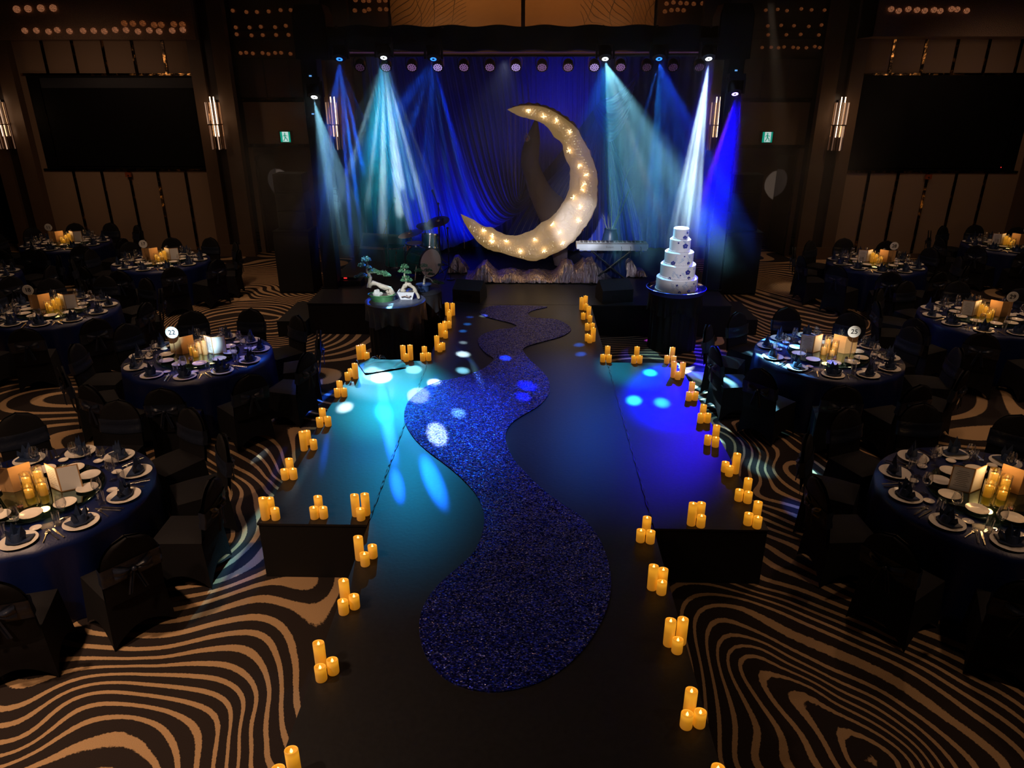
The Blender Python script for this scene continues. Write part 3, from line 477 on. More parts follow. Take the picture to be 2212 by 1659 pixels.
class Proto:
    """first use places the prototype itself, later uses copy it"""
    def __init__(s, o): s.o = reg(o); s.used = False
    def place(s, loc, rz=0, label=None, group=None, scale=None):
        o = s.o if not s.used else dup(s.o); s.used = True
        o.location = loc; o.rotation_euler = (0, 0, rz)
        if scale: o.scale = scale
        if label: o['label'] = label
        if group: o['group'] = group
        return o
def text_mesh(name, body, size, mat, parent, loc, rot, ext=.0006, off=0):
    t = bpy.data.curves.new(name, 'FONT'); t.body = body; t.size = size; t.align_x = 'CENTER'; t.align_y = 'CENTER'; t.extrude = ext; t.offset = off
    tmp = bpy.data.objects.new('tmp', t); COL.objects.link(tmp); me = bpy.data.meshes.new_from_object(tmp); bpy.data.objects.remove(tmp)
    me.name = name; me.materials.clear(); me.materials.append(MATS[mat])
    o = link(bpy.data.objects.new(name, me), parent); o.location = loc; o.rotation_euler = rot; return o
ORD = ['first', 'second', 'third', 'fourth', 'fifth', 'sixth', 'seventh', 'eighth', 'ninth', 'tenth', 'eleventh', 'twelfth', 'thirteenth', 'fourteenth', 'fifteenth', 'sixteenth', 'seventeenth', 'eighteenth', 'nineteenth', 'twentieth']
# ================================================================ the room
def floor_pattern(X, Y):
    """height field whose integer contours are the light stripes of the carpet"""
    pts = []; lv = []
    for level, line in CARPET:
        for (x0, y0), (x1, y1) in zip(line, line[1:]):
            n = max(1, int(math.hypot(x1 - x0, y1 - y0) / .16))
            for k in range(n):
                t = k / n; pts.append((x0 + (x1 - x0) * t, y0 + (y1 - y0) * t)); lv.append(level)
        pts.append(line[-1]); lv.append(level)
    P = np.array(pts); Lv = np.array(lv)
    rng = np.random.RandomState(11)
    waves = [(rng.uniform(.12, .55), rng.uniform(.9, 2.4), rng.uniform(0, 6.28), rng.uniform(0, 6.28), rng.uniform(.6, 1.4)) for _ in range(9)]
    def base(x, y):
        h = 3.6 * y * .55
        for fx, fy, a, b, amp in waves: h = h + 1.15 * amp * np.sin(fx * 2.2 * x + a + .8 * np.sin(.6 * y + b)) * np.sin(fy * y + b + .5 * np.sin(.9 * x + a))
        return h - 16
    D = lambda a, b: np.sqrt(((a[:, None, :] - b[None, :, :]) ** 2).sum(-1) + 1e-9)
    sig = .75
    kern = lambda r: (1 + 1.732 * r / sig) * np.exp(-1.732 * r / sig)
    Kk = kern(D(P, P)); Kk[np.diag_indices(len(P))] += .02
    wts = np.linalg.solve(Kk, Lv - base(P[:, 0], P[:, 1]))
    Q = np.stack([X, Y], 1); out = base(X, Y)
    for i in range(0, len(Q), 20000): out[i:i + 20000] += kern(D(Q[i:i + 20000], P)) @ wts
    return out
NX, NY = 480, 400
gx = np.linspace(-15, 15, NX + 1); gy = np.linspace(1.2, 21.4, NY + 1)
GX, GY = np.meshgrid(gx, gy, indexing='ij')
vs = np.stack([GX.ravel(), GY.ravel(), np.zeros(GX.size)], 1)
idx = np.arange(NX * (NY + 1)).reshape(NX, NY + 1)[:, :NY].ravel()
fs = np.stack([idx, idx + NY + 1, idx + NY + 2, idx + 1], 1)
me = bpy.data.meshes.new('floor'); me.from_pydata(vs.tolist(), [], fs.tolist()); me.materials.append(MATS['carpet'])
hv = floor_pattern(vs[:, 0], vs[:, 1])
a = me.attributes.new('pattern', 'FLOAT', 'POINT'); a.data.foreach_set('value', hv.astype(np.float32))
rw = .155 + .05 * np.sin(vs[:, 0] * 1.1 + 1) * np.sin(vs[:, 1] * .9)
farz = np.clip((vs[:, 1] - 11) / 4, 0, 1) * .08
rw = rw + farz
a = me.attributes.new('stripe_width', 'FLOAT', 'POINT'); a.data.foreach_set('value', rw.astype(np.float32))
fl = link(bpy.data.objects.new('floor', me)); tag(fl, kind='structure')
def struct(mb, name, mat, smooth=False, parent=None):
    o = mb.build(name, mat, parent, smooth=smooth)
    if parent is None: tag(o, kind='structure')
    return o
AX = -.135
def mx(x): return 2 * AX - x          # mirror about the axis of the hall
struct(MB().b2(-15.2, 15.2, 1.0, 21.4, 6.6, 6.7), 'ceiling', 'ceiling_plain')
struct(MB().b2(-15.3, -15.0, 1.0, 21.4, 0, 6.6), 'wall_side_bonsai', 'wall_dark')
struct(MB().b2(15.0, 15.3, 1.0, 21.4, 0, 6.6), 'wall_side_cake', 'wall_dark')
struct(MB().b2(-15.0, 15.0, 21.4, 21.6, 0, 6.6), 'wall_corridor', 'wall_dark')
for side in (0, 1):
    s = (lambda x: x) if side == 0 else mx
    nm = 'bonsai' if side == 0 else 'cake'
    def bx(x0, x1, y0, y1, z0, z1, mb=None):
        mb = mb or MB(); xa, xb = s(x0), s(x1); return mb.b2(min(xa, xb), max(xa, xb), y0, y1, z0, z1)
    # panelled wall with the dark screen recess
    wl = struct(bx(-12.2, -7.88, 18.2, 18.5, 0, 6.6), 'wall_panel_' + nm, 'wall_panel')
    g = MB()
    for x in (-11.33, -10.62, -9.93, -9.22, -8.52): bx(x - .03, x + .03, 18.17, 18.2, .1, 2.08, g)
    for x in (-11.4, -10.68, -9.97, -9.27, -8.55): bx(x - .03, x + .03, 18.17, 18.2, 4.3, 5.1, g)
    bx(-12.05, -7.88, 18.16, 18.2, 4.25, 4.30, g); bx(-12.05, -7.88, 18.16, 18.2, 2.08, 2.13, g)
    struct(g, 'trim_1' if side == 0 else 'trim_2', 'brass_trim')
    struct(bx(-12.2, -7.88, 18.15, 18.2, 0, .12), 'baseboard_' + nm, 'pilaster_wood')
    # pilasters
    pil = MB(); gr = MB()
    for x in (-12.6, -7.455, -4.615):
        h_ = 6.6
        bx(x - .44, x - .13, 17.98, 18.2, 0, h_, pil); bx(x + .13, x + .48, 17.98, 18.2, 0, h_, pil); bx(x - .13, x + .13, 18.08, 18.2, 0, h_, gr)
        bx(x - .46, x + .50, 17.95, 18.0, 0, .30, pil)
    struct(pil, 'wall_pilasters_' + nm, 'pilaster_wood'); struct(gr, 'wall_grooves_' + nm, 'pilaster_groove')
    # recess with doorway
    rc = MB(); bx(-6.97, -5.1, 18.5, 18.8, 2.68, 3.66, rc); bx(-6.97, -6.86, 18.45, 18.8, 0, 2.7, rc); bx(-5.25, -5.1, 18.45, 18.8, 0, 2.7, rc)
    struct(rc, 'wall_recess_' + nm, 'wall_panel')
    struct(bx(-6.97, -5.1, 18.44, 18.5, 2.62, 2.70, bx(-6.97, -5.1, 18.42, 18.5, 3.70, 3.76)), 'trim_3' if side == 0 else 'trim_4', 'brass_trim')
    up = MB(); bx(-6.97, -5.1, 18.46, 18.6, 3.76, 6.6, up)
    struct(up, 'wall_mirror_' + nm, 'mirror_brown')
    lines = MB()
    for z in (4.60, 5.02, 5.20): bx(-6.97, -5.1, 18.43, 18.47, z, z + .03, lines)
    for x in (-6.35, -5.75): bx(x, x + .02, 18.44, 18.47, 3.76, 4.60, lines)
    struct(lines, 'trim_5' if side == 0 else 'trim_6', 'pilaster_groove')
    # passage behind the doorway
    ps = MB(); bx(-6.97, -5.0, 19.6, 19.7, 0, 2.7, ps); bx(-7.0, -6.9, 18.8, 19.7, 0, 2.7, ps)
    struct(ps, 'wall_passage_' + nm, 'wall_panel')
    dr = empty('door_%d' % (side + 1), (s(-6.80), 18.45, 0)); tag(dr, kind='structure')
    a_ = math.radians(80 if side == 0 else 99)
    ex = (math.cos(a_), math.sin(a_))
    d = MB().box((ex[0] * .42, ex[1] * .42, 1.22), (.84, .045, 2.4), rz=a_).build('door_leaf', 'wall_dark', dr, smooth=False)
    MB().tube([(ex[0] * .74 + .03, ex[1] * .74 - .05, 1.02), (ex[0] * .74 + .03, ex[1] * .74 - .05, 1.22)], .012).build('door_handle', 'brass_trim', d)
    # crystal bulkhead over the panelled wall
    yb = 17.85 if side == 0 else 17.2
    struct(bx(-15, -7.6, yb, 18.2, 5.0, 6.6), 'ceiling_bulkhead_' + nm, 'ceiling_crystal')
    if side == 1: struct(MB().b2(7.33, 7.345, 17.2, 18.2, 5.0, 6.6), 'ceiling_bulkhead_end', 'ceiling_lilac')
    # panels between inner pilaster and mural
    struct(bx(-4.15, -3.17, 18.3, 18.5, 0, 6.6), 'wall_inner_' + nm, 'mirror_brown')
struct(MB().b2(-5.1, -3.0, 18.32, 18.6, 0, 6.6), 'wall_back_bonsai', 'wall_dark')
struct(MB().b2(2.7, 4.83, 18.32, 18.6, 0, 6.6), 'wall_back_cake', 'wall_dark')
struct(MB().b2(-3.17, 2.78, 18.35, 18.6, 0, 5.0), 'wall_back', 'wall_dark')
mu = MB().b2(-3.0, -.045, -.1, .1, 0, 1.65).b2(.045, 2.95, -.1, .1, 0, 1.65)
mo = mu.build('wall_mural', 'mural', smooth=False); mo.location = (-.17, 18.2, 4.95); tag(mo, kind='structure')
struct(MB().b2(-.24, -.10, 18.25, 18.35, 4.9, 6.6), 'trim_7', 'pilaster_groove')

# ---- reflections of amber lamps in bulkheads and mirror panels, added as glowing beads
def lamp(x, y, z, r, mat, label, group):
    o = MB().sphere((0, 0, 0), r * 1.25, 10, 8, (1.2, .35, 1.0)).build('amber_glow_bead', mat); o.location = (x, y, z)
    tag(o, label, 'lamp', group); return o
random.seed(3)
def glow_bead_mesh(r, mat): return MB().sphere((0, 0, 0), r * 1.25, 10, 8, (1.2, .35, 1.0)).build('amber_glow_bead', mat)
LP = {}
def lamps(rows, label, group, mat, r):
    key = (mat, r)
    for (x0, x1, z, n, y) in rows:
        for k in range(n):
            if key not in LP: o = LP[key] = glow_bead_mesh(r, mat)
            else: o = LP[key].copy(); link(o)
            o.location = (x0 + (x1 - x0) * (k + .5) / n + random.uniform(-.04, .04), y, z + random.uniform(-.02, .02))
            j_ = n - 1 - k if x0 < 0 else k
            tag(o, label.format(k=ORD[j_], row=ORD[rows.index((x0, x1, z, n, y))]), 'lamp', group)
lamps([(-11.6, -7.75, 5.18, 15, 17.83)], 'small amber lamp reflection, {k} from the stage in the lower row over the bonsai-side screen', 'lower lamp reflections, bonsai side', 'lamp_reflection_amber', .05)
lamps([(-9.3, -7.75, 5.31, 7, 17.83)], 'dim amber lamp reflection, {k} from the stage in the middle row over the bonsai-side screen', 'middle lamp reflections, bonsai side', 'amber_glow_dim', .05)
lamps([(-11.7, -10.6, 5.62, 4, 17.83)], 'amber lamp reflection, {k} from the stage in the top row over the bonsai-side screen', 'top lamp reflections, bonsai side', 'lamp_reflection_amber', .06)
lamps([(7.5, 9.3, 5.50, 10, 17.18)], 'small amber lamp reflection, {k} from the stage in the row over the cake-side screen', 'lamp reflections, cake side', 'lamp_reflection_amber', .045)
lamps([(-7.0, -5.4, 5.62, 6, 18.42), (-7.0, -5.5, 5.30, 5, 18.42), (-7.0, -5.5, 5.12, 5, 18.42), (-6.95, -5.4, 4.74, 9, 18.42)], 'tiny amber lamp reflection, {k} from the stage, {row} row over the bonsai-side doorway', 'mirror reflections, bonsai side', 'amber_glow_dim', .032)
lamps([(5.2, 6.8, 5.62, 6, 18.42), (5.3, 6.8, 5.30, 5, 18.42), (5.3, 6.8, 5.12, 4, 18.42), (5.3, 6.8, 4.85, 9, 18.42)], 'tiny amber lamp reflection, {k} from the stage, {row} row over the cake-side doorway', 'mirror reflections, cake side', 'amber_glow_dim', .028)
lamps([(-4.1, -3.2, 5.82, 5, 18.28), (-4.1, -3.2, 5.62, 5, 18.28)], 'tiny amber lamp, {k} from the mural, {row} row on the dark bonsai-side strip', 'strip lamps, bonsai side', 'amber_glow_dim', .035)
lamps([(2.95, 3.95, 5.75, 6, 18.28), (2.95, 3.5, 5.60, 4, 18.28)], 'tiny amber lamp, {k} from the mural, {row} row on the dark cake-side strip', 'strip lamps, cake side', 'amber_glow_dim', .035)

# ---- wall screens
for side, lab in ((0, 'wide black wall screen on the bonsai side with a faint grey band on top'), (1, 'wide black wall screen on the cake side with a red standby dot')):
    s = (lambda x: x) if side == 0 else mx
    x0, x1 = sorted((s(-11.93), s(-7.90)))
    r = empty('wall_screen', ((x0 + x1) / 2, 18.16, 2.14)); tag(r, lab, 'screen')
    w2_ = (x1 - x0) / 2
    MB().b2(-w2_, w2_, -.02, .03, 0, 2.1).build('screen_surround', 'screen_black', r, smooth=False)
    xo = .32 if side == 0 else -.32
    MB().b2(-w2_ + max(xo, 0), w2_ + min(xo, 0), -.05, -.02, .06, 2.06).build('screen_panel', 'screen_black', r, smooth=False)
    if side == 0: MB().b2(-w2_ + .34, w2_ - .02, -.056, -.05, 1.84, 2.06).build('top_band', 'screen_band', r, smooth=False)
    else: MB().sphere((w2_ - .35, -.06, .08), .012, 6, 4).build('standby_light', 'status_red', r)
    xl = -w2_ + .31 if side == 0 else w2_ - .31
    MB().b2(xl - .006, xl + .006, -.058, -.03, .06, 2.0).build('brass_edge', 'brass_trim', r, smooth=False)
# ---- fire alarms under the screens
for x, lab in ((-9.93, 'small red alarm box under the bonsai-side screen'), (9.66, 'small red alarm box under the cake-side screen')):
    r = empty('alarm_box', (x, 18.14, 2.0)); tag(r, lab, 'alarm')
    MB().b2(-.07, .07, -.03, .03, -.06, .05).build('housing', 'drum_wood', r, smooth=False)
    MB().sphere((0, -.03, -.02), .02, 8, 6).build('button', 'black_plastic', r)
# ---- sconces
def make_sconce():
    r = empty('wall_sconce'); 
    MB().b2(-.05, .05, .10, .2, -.55, .55).build('back_plate', 'pilaster_groove', r, smooth=False)
    for dx in (-.035, .05): MB().tube([(dx, 0, -.26), (dx, 0, .62)], .012, 8).build('light_tube', 'sconce_tube', r)
    for z0, z1, rad in ((.02, .50, .155), (-.55, -.005, .155)):
        for k in range(16):
            a = 2 * PI * k / 16
            o = MB().tube([(rad * math.cos(a), rad * math.sin(a) * .8, z0), (rad * math.cos(a), rad * math.sin(a) * .8, z1)], .014, 6).build('glass_rod', 'sconce_rod_glint' if (k in (9, 12, 14) and z0 > 0) or (k == 13 and z0 < 0) else 'sconce_rod_glint_dim' if k % 3 == 1 else 'glass_sconce', r)
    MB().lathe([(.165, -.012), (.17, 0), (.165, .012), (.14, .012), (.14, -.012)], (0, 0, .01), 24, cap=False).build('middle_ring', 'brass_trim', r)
    return r
ps_ = Proto(make_sconce())
for x, lab in ((-12.6, 'crystal rod sconce farther out beyond the bonsai-side wall screen'), (-7.455, 'crystal rod sconce between the bonsai-side screen and doorway'), (-4.615, 'crystal rod sconce beside the stage on the bonsai side'),
               (4.345, 'crystal rod sconce beside the stage on the cake side'), (7.2, 'crystal rod sconce between the cake-side doorway and screen')):
    o = ps_.place((x, 17.86, 3.17), 0, lab); o['category'] = 'wall lamp'
    point('sconce_light', (x, 17.55, 3.35), 2.6, (1, .55, .28), .12)
# ---- exit signs with a running figure
def exit_sign(x, z, lab):
    r = empty('exit_sign', (x, 18.40, z)); tag(r, lab, 'sign')
    MB().b2(-.16, .16, -.03, .09, -.14, .14).build('housing', 'wood_rail', r, smooth=False)
    MB().b2(-.12, .12, -.036, -.03, -.12, .12).build('green_panel', 'exit_green', r, smooth=False)
    MB().b2(-.07, .08, -.040, -.036, -.11, .12).build('white_panel', 'exit_white', r, smooth=False)
    f = MB(); y = -.043
    f.lathe([(.016, -.002), (.016, .002)], (-.005, y, .082), 12, Matrix.Rotation(PI / 2, 3, 'X'))
    for pts, w_ in ((((-.012, .06), (.0, -.01)), .016), (((0, .05), (-.045, .03), (-.055, .0)), .007), (((0, .05), (.04, .02), (.055, .035)), .007), (((0, -.01), (-.02, -.05), (-.05, -.095)), .010), (((0, -.01), (.035, -.035), (.045, -.08), (.065, -.085)), .010)):
        f.tube([(a, y, b) for a, b in pts], w_, 6)
    f.build('running_figure', 'exit_green', r)
exit_sign(-5.98, 2.87, 'green lit exit sign with a running figure over the bonsai-side doorway')
exit_sign(5.74, 2.88, 'green lit exit sign with a running figure over the cake-side doorway')

# ================================================================ stage and runway
PT = .56
r = empty('stage', (0, 0, 0)); tag(r, 'low black stage platform under the crescent moon', 'stage')
MB().b2(-3.81, 3.47, 11.83, 16.6, PT - .02, PT).build('deck', 'stage_black', r, smooth=False)
MB().b2(-3.80, 3.46, 11.84, 16.6, 0, PT - .02).build('skirt', 'platform_side', r, smooth=False)
r = empty('stage_step'); tag(r, 'black step box beside the stage on the bonsai side', 'step'); MB().b2(-4.32, -3.82, 11.68, 12.9, 0, .28).build('box', 'platform_side', r, smooth=False)
r = empty('stage_step'); tag(r, 'black step box beside the stage on the cake side', 'step'); MB().b2(3.48, 3.98, 11.95, 13.1, 0, .28).build('box', 'platform_side', r, smooth=False)
r = empty('runway'); tag(r, 'long black runway platform leading from the stage', 'runway')
MB().b2(-1.345, 1.075, 1.9, 11.82, PT - .02, PT).build('deck', 'stage_black', r, smooth=False)
MB().b2(-1.335, 1.065, 1.9, 11.82, 0, PT - .02).build('skirt', 'platform_side', r, smooth=False)
for x0, x1, y1, lab in ((-2.30, -1.352, 9.07, 'black wing platform beside the runway on the bonsai side'), (1.082, 2.04, 9.07, 'black wing platform beside the runway on the cake side')):
    r = empty('wing_platform'); tag(r, lab, 'platform')
    MB().b2(x0, x1, 5.13, y1, PT - .02, PT).build('deck', 'stage_black', r, smooth=False)
    MB().b2(x0 + .01, x1 - .005, 5.14, y1 - .01, 0, PT - .02).build('skirt', 'platform_side', r, smooth=False)
# ragged tape along the two seams
for xs, lab in ((-1.348, 'wrinkled black tape along the seam toward the bonsai-side wing'), (1.078, 'wrinkled black tape along the seam toward the cake-side wing')):
    t_ = MB(); random.seed(5)
    def f(u, v, xs=xs): return (xs + (v - .5) * .016 + .006 * math.sin(u * 90) * (v - .5), 5.2 + u * 3.8, PT + .003 + .005 * abs(math.sin(u * 57 + v * 3)) )
    o = t_.grid(f, 160, 2).build('seam_tape', 'stage_black'); tag(o, lab, 'tape')
# sequin river
def smooth_closed(pts, k=5):
    n = len(pts); out = []
    for i in range(n):
        p0, p1, p2, p3 = [Vector((*pts[(i + d) % n], 0)) for d in (-1, 0, 1, 2)]
        sharp = (i in (0,))
        for j in range(k):
            t = j / k
            q = .5 * ((2 * p1) + (-p0 + p2) * t + (2 * p0 - 5 * p1 + 4 * p2 - p3) * t * t + (-p0 + 3 * p1 - 3 * p2 + p3) * t ** 3)
            out.append((q.x, q.y))
    return out
riv = MB().prism(smooth_closed(RIVER[:-1]), PT + .001, PT + .010).build('sequin_river', 'sequins', smooth=False)
tag(riv, 'winding blue sequin cloth river lying along the runway', 'sequin cloth')

# ---- black cloth with a sprig on the wing
def blk(u, v):
    c = [(-2.33, 9.04), (-1.72, 9.06), (-1.60, 8.80), (-2.10, 8.55)]
    x = (c[0][0] * (1 - u) + c[1][0] * u) * (1 - v) + (c[3][0] * (1 - u) + c[2][0] * u) * v
    y = (c[0][1] * (1 - u) + c[1][1] * u) * (1 - v) + (c[3][1] * (1 - u) + c[2][1] * u) * v
    return (x, y, PT + .014 + .05 * abs(noise.noise(Vector((x * 5, y * 5, 2)))) * (1 + .5 * math.sin(u * 9)))
tag(MB().grid(blk, 24, 18).build('folded_cloth', 'cloth_black'), 'crumpled black satin cloth on the corner of the bonsai-side wing', 'cloth')
sp = MB()
for k in range(9):
    a = k * .7; sp.tube([(0, 0, .0), (.05 * math.cos(a), .05 * math.sin(a), .05), (.10 * math.cos(a), .10 * math.sin(a) * .7, .02 + .01 * (k % 3))], .003, 5)
o = sp.build('flower_sprig', 'silver'); o.location = (-2.0, 8.97, PT + .05); tag(o, 'small silvery flower sprig lying on the crumpled black cloth', 'flower')

# ---- drapes
def sstep(a, b, x): t = min(1, max(0, (x - a) / (b - a))); return t * t * (3 - 2 * t)
def bez(p, t): a = 1 - t; return tuple(a ** 3 * p[0][i] + 3 * a * a * t * p[1][i] + 3 * a * t * t * p[2][i] + t ** 3 * p[3][i] for i in (0, 1))
G = (.02, 2.05); Hh = (1.45, 3.75)
def swag(u, t):
    tx = -3.35 + 3.3 * u; w_ = sstep(.22, .60, u)
    fx = -2.55 + 1.9 * u
    end = (fx * (1 - w_) + G[0] * w_, .58 * (1 - w_) + (G[1] - .9 * (1 - u)) * w_)
    p2 = ((tx * .3 + fx * .7) * (1 - w_) + (-1.0 + .55 * u) * w_, 1.7 * (1 - w_) + (-.15 + 1.55 * u) * w_)
    p1 = (tx + .12 + .35 * u, 2.7)
    x, z = bez(((tx, 4.6), p1, p2, end), t)
    am = .055 * (1 - .75 * w_ * t ** 3) * (.35 + .65 * min(1, t * 3))
    y = 15.95 + am * (math.sin(2 * PI * 24 * u + 2.2 * math.sin(7 * u) + .6 * math.sin(3 * t)) + .45 * math.sin(2 * PI * 57 * u + 1)) - .18 * w_ * math.sin(PI * t) 
    return (x, y, max(.585, z))
d = MB().grid(swag, 420, 40).build('swag_drape', 'drape_blue', angle=180); tag(d, 'royal blue pleated drape swept in low curves behind the drum kit', 'drape')
def swag2(u, t):
    tx = -.06 + 1.5 * u
    bx_, bz = G[0] + (Hh[0] - G[0]) * u, G[1] + (Hh[1] - G[1]) * u ** 1.15
    x = tx + (bx_ - tx) * t; z = 4.6 + (bz - 4.6) * t
    y = 15.9 + .04 * (math.sin(2 * PI * 13 * u + math.sin(4 * u)) + .4 * math.sin(2 * PI * 31 * u)) * (1 - .6 * t)
    return (x, y, z)
d = MB().grid(swag2, 200, 20).build('upper_drape', 'drape_blue', angle=180); tag(d, 'royal blue drape drawn up diagonally above the crescent moon', 'drape')
def fan(u, t):
    ex_ = -.6 + 3.2 * u
    p = ((Hh[0] + .08 * u, Hh[1] - .02), (Hh[0] + .3 * (u - .3), 3.0 - .5 * (1 - u)), (ex_ * .8 + .25, 2.0), (ex_, .58))
    x, z = bez(p, t)
    y = 16.12 + .05 * (math.sin(2 * PI * 19 * u + 2 * math.sin(5 * u)) + .4 * math.sin(2 * PI * 41 * u)) * min(1, t * 2)
    return (x, y, z)
d = MB().grid(fan, 300, 30).build('fan_drape', 'drape_blue', angle=180); tag(d, 'dark blue drape fanning out to the floor behind the keyboard', 'drape')
def swags3(u, t):   # short sagging folds at the gather
    z0 = 4.1 - .75 * u; x1 = 2.2
    x = Hh[0] - .15 * u + (x1 - Hh[0]) * t; z = Hh[1] - .15 * u + (z0 - Hh[1] + .2) * t - .55 * (.3 + u) * math.sin(PI * min(1, t * 1.0)) * .8
    return (x, 16.02 + .045 * math.sin(2 * PI * 7 * u) * (t * 1.5), z)
d = MB().grid(swags3, 120, 20).build('gathered_drape', 'drape_blue', angle=180); tag(d, 'short sagging blue folds gathered beside the upper moon tip', 'drape')
def back(u, t):
    x = -3.55 + 7.2 * u; return (x, 16.38 + .05 * math.sin(2 * PI * 34 * u + 2 * math.sin(9 * u)) * (.5 + .5 * t), 4.6 - 4.0 * t)
d = MB().grid(back, 420, 6).build('backing_curtain', 'drape_dark', angle=180); tag(d, 'straight dark blue curtain closing the back of the stage', 'drape')

# ================================================================ truss, towers, lights
r = empty('truss_beam', (AX, 13.0, 4.55)); tag(r, 'long horizontal lighting truss wrapped in black cloth above the stage', 'truss')
def tw(u, v):
    x = -3.38 + 6.74 * u; top = .36 + .016 * math.cos(2 * PI * u * 9) ; bot = -.0 - .015 * math.sin(2 * PI * u * 9)
    a = v * 2 * PI
    pz = (top + bot) / 2 + (top - bot) / 2 * max(-1, min(1, 1.5 * math.sin(a))); py = .20 * max(-1, min(1, 1.5 * math.cos(a)))
    return (x, py + .012 * math.sin(u * 60), pz)
MB().grid(tw, 160, 24).build('cloth_wrap', 'cloth_black', r)
cl = MB()
for k in range(8): cl.lathe([(.018, -.01), (.026, 0), (.018, .01)], (-3.0 + k * .86, -.21, .34), 10, Matrix.Rotation(PI / 2, 3, 'X'))
cl.build('eyelets', 'steel', r)
MB().tube([(-3.5, -.14, -.03), (3.5, -.14, -.03)], .012, 6).build('lower_chord', 'led_par_dim', r)  # bar made to glow dim pink, though it is no lamp
MB().tube([(-3.5, .42, -.055), (3.5, .42, -.055)], .018, 8).tube([(-3.0, .1, .0), (-3.0, .42, -.055)], .012, 6).tube([(3.0, .1, .0), (3.0, .42, -.055)], .012, 6).build('rear_bar', 'black_metal', r)
for sx, lab in ((-3.66, 'tall black cloth-wrapped truss tower on the bonsai side'), (3.37, 'tall black cloth-wrapped truss tower on the cake side')):
    r = empty('truss_tower', (sx, 13.0, .561)); tag(r, lab, 'truss tower')
    def tf(u, v):
        a = v * 2 * PI; z = u * 4.0; wv = 1 + .05 * math.sin(u * 13 + a)
        return (.135 * wv * max(-1, min(1, 1.45 * math.cos(a))), .15 * wv * max(-1, min(1, 1.45 * math.sin(a))), z)
    MB().grid(tf, 40, 28).build('cloth_wrap', 'cloth_black', r)
    q = -1 if sx < 0 else 1
    bm_ = MB()
    def hf(u, v):
        a = v * 2 * PI; z = 3.86 + u * .80; k = 1.0 if u < .8 else 1 - (u - .8) * .9
        return (q * -.10 + .27 * k * max(-1, min(1, 1.5 * math.cos(a))), .27 * k * max(-1, min(1, 1.5 * math.sin(a))), z)
    bm_.grid(hf, 10, 28); bm_.lathe([(1e-4, 4.655), (.2, 4.65)], (-q * .10, 0, 0), 16); bm_.build('hoist_cover', 'cloth_black', r)
    MB().b2(-.16, .16, -.22, -.19, 0, .02).build('base_plate', 'black_metal', r, smooth=False)
def make_head(mat):
    r = empty('moving_head')
    MB().b2(-.13, .13, -.10, .10, .13, .22).build('base', 'black_plastic', r, smooth=False)
    y = MB(); y.b2(-.15, -.12, -.05, .05, -.08, .16).b2(.12, .15, -.05, .05, -.08, .16).b2(-.15, .15, -.05, .05, .12, .16); y.build('yoke', 'black_plastic', r, smooth=False)
    R = Matrix.Rotation(math.radians(200), 3, 'X')
    h_ = MB().lathe([(.07, -.12), (.11, -.05), (.105, .08), (.075, .10)], (0, 0, 0), 20, Matrix.Rotation(math.radians(150), 3, 'X')).build('head', 'black_plastic', r)
    MB().lathe([(1e-4, .099), (.045, .101), (.06, .098)], (0, 0, 0), 20, Matrix.Rotation(math.radians(150), 3, 'X')).build('lens', mat, r)
    return r
ph = {}
names = {'white': 'lens_white', 'blue': 'lens_blue', 'violet': 'lens_violet'}
hl = ['black moving head with blue lens at the bonsai end of the truss', 'black moving head with white lens, second from the bonsai end of the truss', 'black moving head with blue lens above the drum kit', 'black moving head with white lens above the keyboard',
      'black moving head with blue lens, second from the cake end of the truss', 'black moving head with glaring white lens above the cake']
for (x, z, c), lb in zip(HEADS, hl):
    if c not in ph: ph[c] = Proto(make_head(names[c]))
    o = ph[c].place((x, HY, z), 0, lb, 'moving heads on the truss'); o['category'] = 'stage light'
ph['violet'] = Proto(make_head('lens_violet'))
o = ph['white'].place((TOWER_L[0], TOWER_L[1] - .08, TOWER_L[2]), 0, 'black moving head with white lens on the bonsai-side tower'); 
if 'group' in o: del o['group']
o = ph['violet'].place((TOWER_R[0], TOWER_R[1] - .08, TOWER_R[2]), 0, 'black moving head with violet lens on the cake-side tower'); o['category'] = 'stage light'
def make_par(mat):
    r = empty('par_light')
    R = Matrix.Rotation(math.radians(168), 3, 'X')
    MB().lathe([(.05, -.13), (.085, -.08), (.095, .0), (.10, .03), (.085, .03)], (0, 0, 0), 20, Matrix.Rotation(math.radians(133), 3, 'X')).build('can', 'black_metal', r)
    f = MB().lathe([(1e-4, .032), (.083, .030)], (0, 0, 0), 20, Matrix.Rotation(math.radians(133), 3, 'X')).build('face', 'black_metal', r)
    d = MB(); RR = Matrix.Rotation(math.radians(133), 3, 'X')
    for q_, n_ in ((0, 1), (.032, 6), (.064, 12)):
        for k in range(n_):
            a = 2 * PI * k / n_; d.lathe([(1e-4, .040), (.012, .036), (.0145, .031)], tuple(RR @ Vector((q_ * math.cos(a), q_ * math.sin(a), 0))), 8, RR)
    d.build('led_lenses', mat, r)
    MB().tube([(-.105, 0, 0), (-.105, 0, .11), (-.06, 0, .16), (.06, 0, .16), (.105, 0, .11), (.105, 0, 0)], .006, 6).build('yoke', 'led_par_dim' if mat == 'led_par_white' else 'black_metal', r)  # yokes of the white cans glow dim pink, though they are no lamps
    return r
pp = {}
px_par = [-3.0, -2.56, -2.08, -1.62, -1.17, -.73, -.51 + .0, .05, .52, .98, 1.43, 1.92, 2.40, 2.88]
px_par = [-2.93 + k * .4475 for k in range(14)]
pm = ['dim', 'pink', 'pink', 'white', 'pink', 'pink', 'white', 'pink', 'pink', 'white', 'pink', 'dim', 'dim', 'dim']
